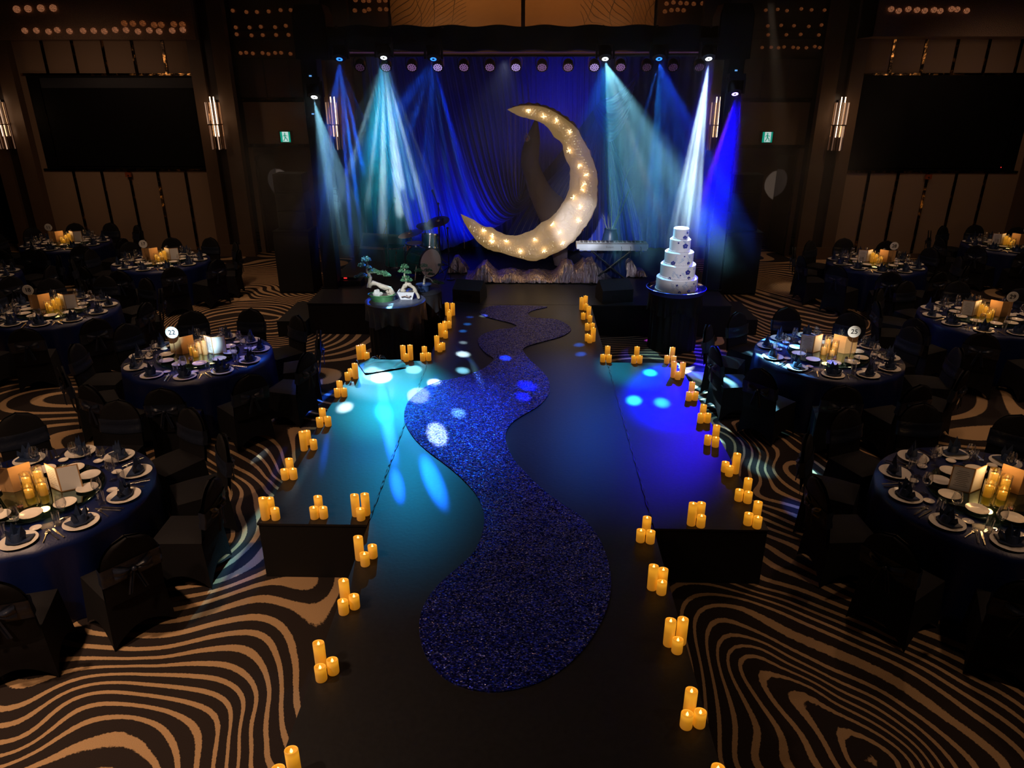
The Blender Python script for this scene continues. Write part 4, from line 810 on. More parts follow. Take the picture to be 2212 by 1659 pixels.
for k, (x, c) in enumerate(zip(px_par, pm)):
    if c not in pp: pp[c] = Proto(make_par('led_par_' + c))
    o = pp[c].place((x, 13.42, 4.33), 0, 'round LED par can under the truss, %s from the bonsai end' % ORD[k], 'par cans under the truss'); o['category'] = 'stage light'
for x, z, lab in ((-3.64, 4.17, 'tiny blue status light high on the bonsai-side tower'), (-3.66, 3.58, 'tiny blue status light below the moving head, bonsai-side tower'), (3.36, 4.25, 'tiny blue status light on the cake-side tower')):
    o = MB().b2(-.02, .02, -.005, .005, -.012, .012).build('status_light', 'status_blue', smooth=False); o.location = (x, 12.82, z); tag(o, lab, 'indicator light')
# haze
hz_ = MB().b2(-4.25, 4.95, 10.1, 17.7, .60, 5.3).build('haze', 'haze', smooth=False); tag(hz_, 'thin smoke hanging over the stage in the light beams', 'haze', kind='stuff')
# ================================================================ crescent moon
def resample(pts, n):
    P = [Vector((*p, 0)) for p in pts]; L = [0]
    for a, b in zip(P, P[1:]): L.append(L[-1] + (b - a).length)
    out = []; j = 0
    for i in range(n + 1):
        s_ = L[-1] * i / n
        while j < len(P) - 2 and L[j + 1] < s_: j += 1
        t = (s_ - L[j]) / max(1e-9, L[j + 1] - L[j])
        p0 = P[max(0, j - 1)]; p1 = P[j]; p2 = P[j + 1]; p3 = P[min(len(P) - 1, j + 2)]
        q = .5 * ((2 * p1) + (-p0 + p2) * t + (2 * p0 - 5 * p1 + 4 * p2 - p3) * t * t + (-p0 + 3 * p1 - 3 * p2 + p3) * t ** 3)
        out.append(q)
    return out
def crescent(mb, A, B, y0, n, ring, depth, wr):
    a_, b_ = resample(A, n), resample(B, n)
    for i in range(n + 1):
        c = (a_[i] + b_[i]) / 2; d = (a_[i] - b_[i]) / 2; hw = max(.004, d.length); hd = min(depth, hw * .85)
        r_ = []
        for j in range(ring):
            t = 2 * PI * j / ring
            k = 1 + wr * noise.noise(Vector((i * .16, math.cos(t) * 1.4, math.sin(t) * 1.4))) + wr * .6 * noise.noise(Vector((i * .5, math.cos(t) * 3.1 + 9, math.sin(t) * 3.1)))
            r_.append((c.x + d.x * math.cos(t) * k, y0 - hd * math.sin(t) * k, c.y + d.y * math.cos(t) * k))
        yield r_
moon = empty('crescent_moon', (0, 0, 0)); tag(moon, 'giant lit crescent moon wrapped in cream gauze standing on the stage', 'moon decoration')
mb = MB(); mb.quad_strip(list(crescent(mb, MOON_OUT, MOON_IN, 13.8, 110, 36, .24, .13)))
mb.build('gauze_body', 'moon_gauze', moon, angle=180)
rim = resample(MOON_OUT, 160)
rm = MB(); rr = [(p.x + .012 * math.sin(i * 1.3), 13.9 + .02 * math.sin(i * 2.1), p.y + .012 * math.cos(i * 1.7)) for i, p in enumerate(rim[3:])]
rm.tube(rr[:42], [.012 + .010 * abs(math.sin(i * 1.9)) + (.022 if 4 < i < 34 else 0) for i in range(42)], 6)
rm.tube(rr[41:125], [.008 + .009 * abs(math.sin(i * 1.9)) for i in range(84)], 6)
rm.build('rim_garland', 'rim_foil', moon)
def moon_front(x, z):
    """depth of the front of the moon at (x, z)"""
    best = None
    for a, b in zip(_A, _B):
        c = (a + b) / 2; dd = (Vector((x, z, 0)) - c).length
        if best is None or dd < best[0]: best = (dd, (a - b).length / 2)
    dd, hw = best; hd = min(.24, hw * .85)
    return 13.8 - hd * math.sqrt(max(.0, 1 - min(1, dd / max(hw, .01)) ** 2))
_A = resample(MOON_OUT, 110); _B = resample(MOON_IN, 110)
for i, (x, z) in enumerate(MOON_BULB):
    y = moon_front(x, z) - .030
    o = MB().sphere((0, 0, 0), .011, 8, 6).build('fairy_bulb', 'fairy_bulb', moon); o.location = (x, y, z)
    st = MB()
    for k in range(9):
        a = random.uniform(0, 6.28); l = random.uniform(.025, .06); st.tube([(0, .012, 0), (l * math.cos(a), .02, l * math.sin(a))], .0022, 4)
    st.build('star_wires', 'fairy_bulb', o)
    white = x > .45 and z < 1.9
    point('fairy_light', (x, y - .05, z), .26 if not white else .18, (1, .58, .18), .02)
random.seed(21); sp = MB()
for k in range(700):
    i = random.randint(6, 104); c = (_A[i] + _B[i]) / 2; d = (_A[i] - _B[i]) / 2; q = random.gauss(.12, .33)
    if abs(q) > .8: continue
    if random.random() < .35 and not (20 < i < 60): continue
    x, z = c.x + d.x * q, c.y + d.y * q; y = moon_front(x, z) - random.uniform(.012, .05); r_ = random.choice((.0030, .0035, .0045, .006))
    b = len(sp.v); sp.v += [(x - r_, y, z), (x + r_, y, z), (x, y, z - r_), (x, y, z + r_), (x, y - r_, z), (x, y + r_, z)]
    for f in ((0, 2, 4), (2, 1, 4), (1, 3, 4), (3, 0, 4), (2, 0, 5), (1, 2, 5), (3, 1, 5), (0, 3, 5)): sp.f.append(tuple(b + i_ for i_ in f))
o = sp.build('light_specks', 'fairy_speck', moon, smooth=False); tag(o, kind='stuff')
for (x, z0, z1) in ((-.40, 3.58, 2.55), (-.345, 3.57, 2.72), (-.27, 3.56, 2.37), (-.255, 3.56, 2.44)):
    b = MB(); n = int((z0 - z1) / .03)
    for k in range(n): b.sphere((x + .006 * math.sin(k), 13.78, z0 - .03 * k), .0055, 5, 4)
    b.tube([(x, 13.78, z0), (x, 13.78, z1)], .0012, 4); b.build('bead_string', 'bead_chain', moon)
b = MB()
for k in range(17): b.sphere((-1.245 + .004 * math.sin(k * 2), 13.8, 1.62 - .032 * k), .008, 5, 4)
b.tube([(-1.245, 13.8, 1.66), (-1.245, 13.8, 1.1)], .0015, 4); b.build('bead_string', 'bead_chain', moon)
orn = empty('glass_ornament', (-.05, 13.72, 3.14)); tag(orn, 'clear glass bauble hanging on a chain from the upper moon tip', 'ornament')
MB().sphere((0, 0, 0), .062, 20, 14).build('glass_ball', 'glass_clear', orn)
MB().sphere((0, 0, -.015), .028, 10, 8).build('inner_bead', 'rim_foil', orn)
MB().tube([(0, 0, .06), (0, 0, .40)], .002, 4).lathe([(.014, .058), (.014, .078), (.004, .085)], (0, 0, 0), 10).build('chain', 'bead_chain', orn)
mb = MB(); mb.quad_strip(list(crescent(mb, MOON2_L, MOON2_R, 14.6, 50, 24, .2, .07)))
o = mb.build('small_crescent', 'gauze_dark', angle=180); tag(o, 'unlit grey gauze crescent standing behind the big moon', 'moon decoration')

# crumpled organza mounds
def mound(name, x0, x1, y0, y1, prof, lab, seed, mat='organza'):
    def f(u, v):
        x = x0 + (x1 - x0) * u; y = y0 + (y1 - y0) * v
        hgt = 0
        for cx_, w_, h_ in prof: hgt = max(hgt, h_ * math.exp(-((x - cx_) / w_) ** 2))
        edge = min(1, 6 * v) * min(1, 3 * (1 - v)); edge2 = min(1, u * 9) * min(1, (1 - u) * 9)
        fold = math.sin(x * 31 + 3 * noise.noise(Vector((x * 3, y * 1.5, seed))) + 1.5 * v) * .5 + .35 * math.sin(x * 67 + 4 * noise.noise(Vector((x * 4, y, seed + 5))))
        n1 = noise.noise(Vector((x * 5 + seed, y * 3, 1)))
        z = PT + .006 + max(0, hgt) * edge ** .55 * edge2 ** .6 * (1 + .10 * fold) + .022 * abs(fold) * (1 - edge * .5) + .03 * abs(n1)
        return (x + .02 * n1, y - (.035 * fold + .05 * abs(n1)) * (1 - v) ** 2, z)
    o = MB().grid(f, int((x1 - x0) * 70), 40).build(name, mat, angle=75)
    tag(o, lab, 'organza cloth'); return o
mound('organza_mound', -1.62, -1.20, 14.0, 14.45, [(-1.42, .16, .30)], 'small rounded mound of crumpled shiny organza beside the drum kit', 3)
mound('organza_mound', -1.22, 1.62, 13.25, 14.2, [(-.85, .22, .30), (-.35, .25, .14), (.15, .3, .12), (.75, .22, .34), (1.15, .35, .36)], 'long drift of crumpled shiny organza around the foot of the moon', 8)
mound('organza_mound', 1.86, 2.32, 13.75, 14.25, [(1.98, .14, .30), (2.2, .12, .12)], 'pinkish crumpled organza piece beyond the keyboard stand', 15)

# ================================================================ instruments
kb = empty('keyboard', (1.555, 13.4, 1.19)); tag(kb, 'white electric stage piano seen from its back on a black stand', 'keyboard')
MB().b2(-.66, .66, -.14, .16, .03, .12).build('case', 'white_plastic', kb, smooth=False)
MB().b2(-.61, .64, -.13, .12, 0, .03).build('bottom_case', 'white_plastic', kb, smooth=False)
wk = MB()
for k in range(52): x = -.60 + k * 1.2 / 52; wk.b2(x + .001, x + 1.2 / 52 - .001, .02, .16, .12, .132)
wk.build('white_keys', 'white_plastic', kb, smooth=False)
bk = MB()
for k in range(51):
    if k % 7 in (2, 6): continue
    x = -.60 + (k + 1) * 1.2 / 52; bk.b2(x - .006, x + .006, -.02, .09, .13, .146)
bk.build('black_keys', 'key_black', kb, smooth=False)
text_mesh('lettering', 'Roland', .05, 'ink_grey', kb, (-.05, -.1405, .068), (PI / 2, 0, 0))
cb = MB()
for x, l in ((.16, .22), (.33, .12), (.52, .1)): cb.tube([(x, -.142, .08), (x + .01, -.16, .05), (x + .005, -.15, -.02), (x + .01, -.15, -l - .1)], .004, 5)
cb.build('cables', 'black_plastic', kb)
st = empty('keyboard_stand', (1.555, 13.42, PT)); tag(st, 'black crossed keyboard stand with a dark cloth behind it', 'stand')
for a, b in (((-.38, -.12, .02), (.34, -.12, .61)), ((.34, -.04, .02), (-.38, -.04, .61))): MB().tube([a, b], .018, 8).build('leg', 'black_metal', st)
f = MB(); f.tube([(-.38, -.3, .015), (-.38, .2, .015)], .016).tube([(.34, -.3, .015), (.34, .2, .015)], .016); f.build('foot_bars', 'black_metal', st)
f = MB(); f.tube([(-.38, -.2, .61), (-.38, .2, .61)], .014).tube([(.34, -.2, .61), (.34, .2, .61)], .014); f.build('top_bars', 'black_metal', st)
MB().sphere((-.02, -.15, .31), .022, 8, 6).build('pivot_bolt', 'chrome', st)
def cs(u, v): return (-.26 + .60 * u + .02 * math.sin(v * 9), .30 + .03 * math.sin(u * 22), .6 * (1 - v) + .005)
MB().grid(cs, 30, 10).build('dark_cloth', 'cloth_navy', st)
vs_o = empty('branch_vase', (1.69, 14.9, PT)); tag(vs_o, 'dark blue floor vase of bare branches behind the keyboard', 'vase')
MB().lathe([(.12, 0), (.17, .2), (.18, .45), (.15, .62), (.12, .70), (.13, .74), (.10, .74)], (0, 0, 0), 24).build('vase', 'vase_blue', vs_o)
random.seed(4)
for pts in ([(-.05, 0, .7), (-.12, 0, .85), (-.14, 0, .98)], [(-.03, 0, .7), (-.07, 0, 1.0)], [(.02, 0, .7), (.0, 0, 1.1), (-.06, 0, 1.5), (-.05, 0, 1.75)], [(.02, 0, .7), (.13, 0, 1.0), (.2, 0, 1.4), (.22, 0, 1.7), (.3, 0, 1.9)], [(.05, .02, .7), (.2, .02, 1.1), (.33, .02, 1.5)]):
    b = MB(); n = len(pts); b.tube(pts, [.016 * (1 - .6 * i / n) for i in range(n)], 6)
    for k in range(3):
        p = Vector(pts[-1]).lerp(Vector(pts[-2]), k * .3); b.tube([p, p + Vector((random.uniform(-.12, .12), 0, random.uniform(.08, .2)))], [.006, .002], 5)
    b.build('branch', 'branch', vs_o)

def drum(name, loc, rx, rz, rad, dep, shell, label, cat='drum', lugs=8):
    r = empty(name, loc); r.rotation_euler = (rx, 0, rz); tag(r, label, cat)
    MB().lathe([(rad, -dep / 2), (rad, dep / 2)], (0, 0, 0), 32).build('shell', shell, r)
    for z in (-dep / 2, dep / 2):
        s_ = 1 if z > 0 else -1
        MB().lathe([(rad + .002, z - .02 * s_), (rad + .014, z - .02 * s_), (rad + .014, z + .010 * s_), (rad - .004, z + .010 * s_)][:: s_], (0, 0, 0), 32, cap=False).build('hoop', 'chrome' if rad < .25 else 'black_metal', r)
        MB().lathe([(1e-4, z + .004 * s_), (rad - .003, z + .004 * s_)], (0, 0, 0), 32).build('drum_head', 'drum_head', r)
    lg = MB()
    for k in range(lugs):
        a = 2 * PI * k / lugs
        for q in (-1, 1): lg.box(((rad + .012) * math.cos(a), (rad + .012) * math.sin(a), q * dep * .28), (.02, .02, .05), rz=a)
        lg.tube([((rad + .016) * math.cos(a), (rad + .016) * math.sin(a), -dep / 2), ((rad + .016) * math.cos(a), (rad + .016) * math.sin(a), dep / 2)], .003, 5)
    lg.build('tension_rods', 'chrome', r); return r
bd = drum('bass_drum', (-2.05, 13.75, PT + .30), PI / 2, math.radians(50), .275, .42, 'drum_green', 'green bass drum with a white front head beside the moon')
for q in (-1, 1): MB().tube([(q * .26, 0, .1), (q * .38, -.28, .16)], .010, 6).build('spur', 'chrome', bd)
ft = drum('floor_tom', (-2.63, 13.95, PT + .36), 0, .3, .20, .38, 'drum_green', 'dark green floor tom on three legs behind the potted trees')
for k in range(3):
    a = k * 2.1 + .4; MB().tube([(.215 * math.cos(a), .215 * math.sin(a), .05), (.215 * math.cos(a), .215 * math.sin(a), -.34), (.24 * math.cos(a), .24 * math.sin(a), -.355)], .007, 6).build('leg', 'chrome', ft)
sn = drum('snare_drum', (-2.24, 14.05, PT + .52), .06, .2, .175, .15, 'drum_wood', 'reddish wooden snare drum between the toms', lugs=8)
s_ = empty('snare_stand', (-2.24, 14.05, PT)); tag(s_, 'chrome stand under the wooden snare drum', 'stand'); MB().tube([(0, 0, .2), (0, 0, .43)], .012).build('pole', 'chrome', s_)
for k in range(3):
    a = k * 2.1; MB().tube([(0, 0, .22), (.2 * math.cos(a), .2 * math.sin(a), .01)], .007, 6).build('leg', 'chrome', s_)
rt = drum('rack_tom', (-1.93, 13.95, PT + .66), -.25, -.25, .155, .26, 'drum_green', 'green rack tom tilted above the bass drum', lugs=6)
MB().tube([(.0, .05, -.14), (0, .0, -.30)], .012).build('mount_arm', 'chrome', rt)
def cymbal(loc, rad, rx, ry, label, h0):
    r = empty('cymbal', loc); tag(r, label, 'cymbal')
    M_ = Matrix.Rotation(rx, 3, 'X') @ Matrix.Rotation(ry, 3, 'Y')
    MB().lathe([(rad, 0), (rad * .6, .012), (rad * .2, .022), (rad * .16, .035), (rad * .05, .045), (1e-4, .046)], (0, 0, 0), 32, M_).build('plate', 'brass', r)
    MB().tube([(0, 0, .06), (0, 0, -h0 + .3)], .010, 8).build('pole', 'chrome', r)
    MB().lathe([(.018, .045), (.018, .07), (.008, .08)], (0, 0, 0), 10).build('wing_nut', 'black_metal', r)
    for k in range(3):
        a = k * 2.1 + .5; MB().tube([(0, 0, -h0 + .35), (.25 * math.cos(a), .25 * math.sin(a), -h0 + .012)], .008, 6).build('leg', 'chrome', r)
cymbal((-2.33, 14.15, PT + .76), .26, .12, -.22, 'brass cymbal lowest over the snare and floor tom', .76)
cymbal((-2.06, 14.3, PT + .88), .18, .25, .05, 'small dark brass cymbal in the middle of the drum kit', .88)
cymbal((-1.78, 14.15, PT + 1.0), .23, .3, -.15, 'large brass cymbal highest of the drum kit', 1.0)
def mic_stand(base, jz, tip0, tip1, label):
    r = empty('microphone_stand', (*base, PT)); tag(r, label, 'microphone stand')
    MB().tube([(0, 0, .16), (0, 0, jz)], .010, 8).build('pole', 'black_metal', r)
    for k in range(3):
        a = k * 2.1 + .3; MB().tube([(0, 0, .2), (.3 * math.cos(a), .3 * math.sin(a), .012)], .008, 6).build('leg', 'black_metal', r)
    MB().sphere((0, 0, jz), .025, 8, 6).build('joint', 'black_plastic', r)
    MB().tube([tip0, tip1], .008, 6).build('boom', 'black_metal', r)
    d = (Vector(tip1) - Vector(tip0)).normalized(); p = Vector(tip1)
    m_ = MB().tube([p, p + d * .12], [.012, .018], 8).build('microphone', 'black_plastic', r)
    MB().sphere(tuple(p + d * .14), .025, 10, 8).build('mic_grille', 'grille', m_)
mic_stand((-2.70, 13.62), 1.10, (-.10, .0, .75), (.14, 0, 1.38), 'microphone boom stand beside the floor tom')
mic_stand((-1.80, 14.45), 1.30, (.10, 0, .95), (-.06, 0, 1.42), 'tall microphone stand behind the cymbals')
mic_stand((-1.55, 13.72), .95, (.02, 0, .5), (-.06, 0, .98), 'microphone stand beside the white bass drum head')
ms = empty('kick_microphone_stand', (-1.62, 13.52, PT)); tag(ms, 'low microphone stand pointing at the bass drum head', 'microphone stand')
MB().tube([(.12, 0, .02), (.12, 0, .26), (0, .05, .28)], .008, 6).build('arm', 'black_metal', ms); MB().tube([(0, .05, .28), (-.12, .08, .27)], .024, 10).build('microphone', 'black_plastic', ms); MB().lathe([(.08, 0), (.08, .015), (.01, .02)], (.12, 0, 0), 16).build('base', 'black_metal', ms)

def wedge(loc, rz, w_, d_, h_, label):
    r = empty('wedge_monitor', loc, rz); tag(r, label, 'speaker')
    b = MB(); pr = [(-d_ / 2, 0), (d_ / 2, 0), (d_ / 2, h_ * .45), (d_ * .1, h_), (-d_ / 2, h_ * .62)]
    n = len(pr); b.v = [(-w_ / 2, y, z) for y, z in pr] + [(w_ / 2, y, z) for y, z in pr]
    b.f = [tuple(range(n)), tuple(reversed(range(n, 2 * n)))] + [(i, n + i, n + (i + 1) % n, (i + 1) % n) for i in range(n)]
    b.build('cabinet', 'black_plastic', r, smooth=False)
    a = math.atan2(h_ * .55, -d_ * .4)
    MB().box((0, d_ * .31, h_ * .74), (w_ * .9, d_ * .5, .012), rx=-math.atan2(h_ * .55, d_ * .4)).build('grille', 'grille', r, smooth=False)
    MB().b2(-w_ * .2, w_ * .2, -d_ / 2 - .005, -d_ / 2, h_ * .2, h_ * .4).build('handle_recess', 'grille', r, smooth=False)
wedge((1.50, 12.18, PT), math.radians(12), .55, .42, .36, 'black wedge monitor on the stage edge toward the cake')
wedge((-1.02, 12.15, PT), math.radians(-14), .50, .40, .34, 'black wedge monitor on the stage edge toward the bonsai')
wedge((-3.10, 15.3, PT), math.radians(165), .95, .5, .55, 'dark wedge monitor at the back of the stage by the drape')
mxr = empty('stage_box', (-3.40, 13.15, PT)); tag(mxr, 'flat black stage box with a red light beside the floor tom', 'stage box')
MB().box((0, 0, .05), (.55, .35, .10)).build('case', 'black_plastic', mxr, smooth=False); MB().box((.02, .02, .12), (.30, .18, .05)).build('pedal', 'black_metal', mxr, smooth=False)
MB().b2(-.06, .0, -.075, -.07, .12, .14).build('red_light', 'status_red', mxr, smooth=False)
def speaker_stack(x, y, lab):
    for k, z in enumerate((1.30, 1.67, 2.04)):
        r = empty('line_speaker', (x, y, z)); tag(r, 'black line speaker box, %s of the stack %s' % (('lowest', 'middle', 'topmost')[k], lab), 'speaker', 'line speakers ' + lab)
        MB().b2(-.29, .29, -.22, .22, 0, .355).build('cabinet', 'black_plastic', r, smooth=False); MB().b2(-.25, .25, -.235, -.22, .03, .325).build('grille', 'grille', r, smooth=False)
    r = empty('subwoofer', (x, y - .1, 0)); tag(r, 'tall black cloth-covered subwoofer at the foot of the stack ' + lab, 'speaker')
    MB().b2(-.36, .36, -.32, .32, 0, 1.27).build('cabinet', 'black_plastic', r, smooth=False); MB().b2(-.36, .36, -.34, -.32, .05, 1.2).build('grille', 'grille', r, smooth=False)
    MB().b2(-.37, .37, -.33, .33, 1.27, 1.295).build('top_board', 'black_metal', r, smooth=False)
speaker_stack(-4.84, 14.9, 'on the bonsai side'); speaker_stack(4.36, 15.0, 'on the cake side')
r = empty('instrument_rack', (-4.30, 15.45, 0)); tag(r, 'dark metal stand with curved arms next to the speaker stack', 'stand')
MB().tube([(0, 0, .02), (0, 0, 2.0)], .014).build('pole', 'black_metal', r)
for z in (1.75, 1.9, 2.0): MB().tube([(-.05, 0, z), (.1, -.08, z + .03), (.26, 0, z)], .009, 6).build('arm', 'steel', r)
for k in range(3):
    a = k * 2.1; MB().tube([(0, 0, .3), (.28 * math.cos(a), .28 * math.sin(a), .012)], .009, 6).build('leg', 'black_metal', r)

# ================================================================ display tables, bonsai, cake
def display_table(loc, rad, h_, label, topmat='satin_grey'):
    r = empty('display_table', loc); tag(r, label, 'table')
    MB().lathe([(1e-4, h_), (rad - .02, h_), (rad, h_ - .012), (rad - .005, h_ - .03)], (0, 0, 0), 48).build('top', topmat, r)
    def g(u, v):
        a = u * 2 * PI; k = 1 + (.03 + .05 * v) * math.sin(a * 17 + 2 * math.sin(a * 3)) * v
        return (rad * k * math.cos(a) * (1 - .03 * v), rad * k * math.sin(a) * (1 - .03 * v), h_ - .02 - (.30 + .05 * math.sin(a * 5)) * v)
    MB().grid(g, 160, 8).build('top_cloth', topmat, r)
    def g2(u, v):
        a = u * 2 * PI; k = .90 * (1 + .02 * math.sin(a * 23 + math.sin(a * 4)))
        return (rad * k * math.cos(a), rad * k * math.sin(a), (h_ - .06) * (1 - v) + .003)
    MB().grid(g2, 160, 6).build('skirt', 'cloth_black', r)
display_table((-2.03, 10.55, 0), .46, 1.0, 'round black-draped display table holding the two lit bonsai')
display_table((-1.72, 11.34, 0), .30, .93, 'smaller round black table behind the bonsai table', 'cloth_black')
display_table((2.39, 11.33, 0), .43, .97, 'round black-draped table under the wedding cake', 'cloth_black')
def tree(parent, paths, pads, seed, leafn=1.0):
    random.seed(seed)
    tb = MB()
    for pts, r0, r1 in paths:
        P = resample3(pts, 14); n = len(P)
        tb.tube([p + Vector((random.gauss(0, r0 * .12), random.gauss(0, r0 * .12), random.gauss(0, r0 * .10))) for p in P], [(r0 + (r1 - r0) * i / (n - 1)) * (1 + .22 * math.sin(i * 2.3)) for i in range(n)], 9)
    tb.build('trunk', 'bark', parent)
    for (cx_, cy_, cz_, rx_, rz_) in pads:
        lf = MB()
        for k in range(int(380 * leafn * rx_ / .06)):
            a = random.uniform(0, 2 * PI); q = math.sqrt(random.random()); hh = random.random()
            x = cx_ + rx_ * q * math.cos(a); y = cy_ + rx_ * .8 * q * math.sin(a); z = cz_ + 1.5 * rz_ * (hh * (1 - q * q) ** .5 - .12)
            n_ = Vector((random.gauss(0, .6), random.gauss(0, .6), 1)).normalized(); t1 = n_.orthogonal().normalized(); t2 = n_.cross(t1); s1 = random.uniform(.005, .010)
            b = len(lf.v); c = Vector((x, y, z))
            lf.v += [tuple(c + t1 * s1), tuple(c + t2 * s1 * .5), tuple(c - t1 * s1), tuple(c - t2 * s1 * .5)]; lf.f.append((b, b + 1, b + 2, b + 3))
        lf.build('foliage_pad', 'leaf_green', parent, smooth=False)
def resample3(pts, n):
    P = [Vector(p) for p in pts]; out = []
    m = len(P) - 1
    for i in range(n):
        s_ = m * i / (n - 1); j = min(m - 1, int(s_)); t = s_ - j
        p0 = P[max(0, j - 1)]; p1 = P[j]; p2 = P[j + 1]; p3 = P[min(m, j + 2)]
        out.append(.5 * ((2 * p1) + (-p0 + p2) * t + (2 * p0 - 5 * p1 + 4 * p2 - p3) * t * t + (-p0 + 3 * p1 - 3 * p2 + p3) * t ** 3))
    return out
b1 = empty('bonsai_tree', (-2.22, 10.50, 1.0)); tag(b1, 'leaning bonsai tree with a bent trunk in an oval green pot', 'bonsai')
def oval(parts, sx, sy, parent, name, mat):
    o = MB().lathe(parts, (0, 0, 0), 40).build(name, mat, parent); o.scale = (sx, sy, 1); return o
oval([(.17, .0), (.175, .015), (.195, .07), (.205, .09), (.212, .092), (.212, .104), (.192, .104), (.188, .08)], 1.0, .72, b1, 'pot', 'glaze_green')
oval([(1e-4, .095), (.06, .098), (.19, .085)], 1.0, .72, b1, 'soil', 'soil')
rk = MB(); 
def rkf(u, v): a = u * 2 * PI; q = math.sin(v * PI / 2); k = 1 + .35 * noise.noise(Vector((math.cos(a) * 2, math.sin(a) * 2, v * 3))); return (-.055 + .065 * q * k * math.cos(a), -.05 + .04 * q * k * math.sin(a), .09 + .085 * math.cos(v * PI / 2) * k)
rk.grid(rkf, 24, 10).build('rock', 'rock', b1)
tree(b1, [([(.17, 0, .09), (.14, 0, .17), (.05, 0, .20), (-.05, 0, .25), (-.14, 0, .26), (-.17, 0, .20), (-.20, 0, .24), (-.17, 0, .32), (-.16, 0, .40)], .045, .024), ([(-.16, 0, .38), (-.20, 0, .46), (-.18, 0, .52), (-.19, 0, .60)], .020, .008), ([(-.17, 0, .42), (-.08, 0, .43), (.02, 0, .40)], .012, .005), ([(-.17, 0, .40), (-.26, 0, .37), (-.32, 0, .36)], .012, .005), ([(.12, 0, .09), (.08, 0, .16)], .03, .02)],
     [(-.20, 0, .615, .075, .05), (-.27, 0, .53, .065, .04), (-.17, 0, .50, .05, .03), (-.10, 0, .44, .085, .04), (.03, 0, .415, .085, .04), (.10, 0, .385, .06, .035), (-.28, 0, .385, .065, .035), (-.36, 0, .355, .05, .03), (-.20, 0, .36, .05, .03)], 5)
b2_ = empty('bonsai_tree', (-1.86, 10.62, 1.0)); tag(b2_, 'cascading bonsai tree in a square white pot painted with a branch', 'bonsai')
MB().lathe([(.115, 0), (.12, .02), (.155, .10), (.165, .12), (.148, .12)], (0, 0, 0), 4, Matrix.Rotation(PI / 4, 3, 'Z'), cap=False).build('pot', 'glaze_white', b2_, smooth=False).scale = (1.12, .9, 1)
pb = MB(); pb.tube([(-.07, -.103, .05), (-.02, -.108, .065), (.03, -.108, .05), (.08, -.106, .07)], .006, 5); pb.tube([(-.0, -.108, .06), (.02, -.109, .085)], .004, 5); pb.tube([(.04, -.108, .055), (.06, -.106, .035)], .004, 5); pb.build('painted_branch', 'paint_brown', b2_)
MB().lathe([(1e-4, .11), (.14, .105)], (0, 0, 0), 4, Matrix.Rotation(PI / 4, 3, 'Z')).build('soil', 'soil', b2_)
tree(b2_, [([(-.06, 0, .10), (-.03, 0, .18), (.03, 0, .22), (.10, -.02, .18), (.17, -.05, .08), (.20, -.08, .02)], .04, .02), ([(-.0, 0, .18), (.0, 0, .28), (-.02, 0, .38), (-.01, 0, .46)], .022, .008)],
     [(-.01, 0, .48, .065, .045), (-.06, 0, .42, .055, .03), (.03, 0, .40, .06, .035), (0, 0, .33, .06, .03), (-.04, 0, .28, .05, .03), (.05, 0, .28, .055, .035)], 6)
b3 = empty('bonsai_tree', (-1.70, 11.33, .93)); tag(b3, 'small bonsai tree with a drooping branch in a dark pot', 'bonsai')
MB().lathe([(.09, 0), (.12, .10), (.13, .11), (.11, .11)], (0, 0, 0), 24).build('pot', 'vase_blue', b3); MB().lathe([(1e-4, .105), (.11, .10)], (0, 0, 0), 24).build('soil', 'soil', b3)
tree(b3, [([(0, 0, .10), (.02, 0, .20), (.05, -.02, .28), (.04, -.02, .36)], .02, .008), ([(.04, 0, .22), (.12, -.02, .20), (.18, -.04, .13), (.27, -.04, .12)], .012, .005)],
     [(.02, 0, .40, .07, .045), (-.07, 0, .33, .07, .03), (.08, 0, .33, .075, .035), (.13, 0, .27, .06, .03), (.20, -.04, .15, .06, .03), (.29, -.04, .13, .055, .03)], 9)

tr = empty('cake_tray', (2.39, 11.33, .972)); tag(tr, 'large round mirrored silver tray under the cake', 'tray')
MB().lathe([(1e-4, .012), (.40, .012), (.43, .02), (.455, .055), (.47, .055), (.462, .035), (.44, .0), (.3, 0)], (0, 0, 0), 64).build('dish', 'silver', tr)
MB().lathe([(.44, -.03), (.475, .03), (.48, .048), (.47, .052)], (0, 0, 0), 64, cap=False).build('rim', 'petal_blue', tr)
ck = empty('wedding_cake', (2.39, 11.33, .986)); ck.scale = (1, 1, .93); tag(ck, 'five-tier white wedding cake with blue flowers and pearl borders', 'cake')
tiers = [(.325, 0, .23), (.275, .23, .46), (.225, .46, .67), (.162, .67, .88), (.118, .88, 1.06)]
random.seed(12)
for rad, z0, z1 in tiers:
    t_ = MB().lathe([(rad * .995, z0), (rad, z0 + .01), (rad, z1 - .015), (rad - .015, z1), (1e-4, z1)], (0, 0, 0), 56).build('tier', 'cake_icing', ck)
    b = MB(); n = int(2 * PI * rad / .026)
    for k in range(n): a = 2 * PI * k / n; b.sphere(((rad + .006) * math.cos(a), (rad + .006) * math.sin(a), z0 + .013), .010, 6, 4)
    b.build('pearl_border', 'pearl', t_)
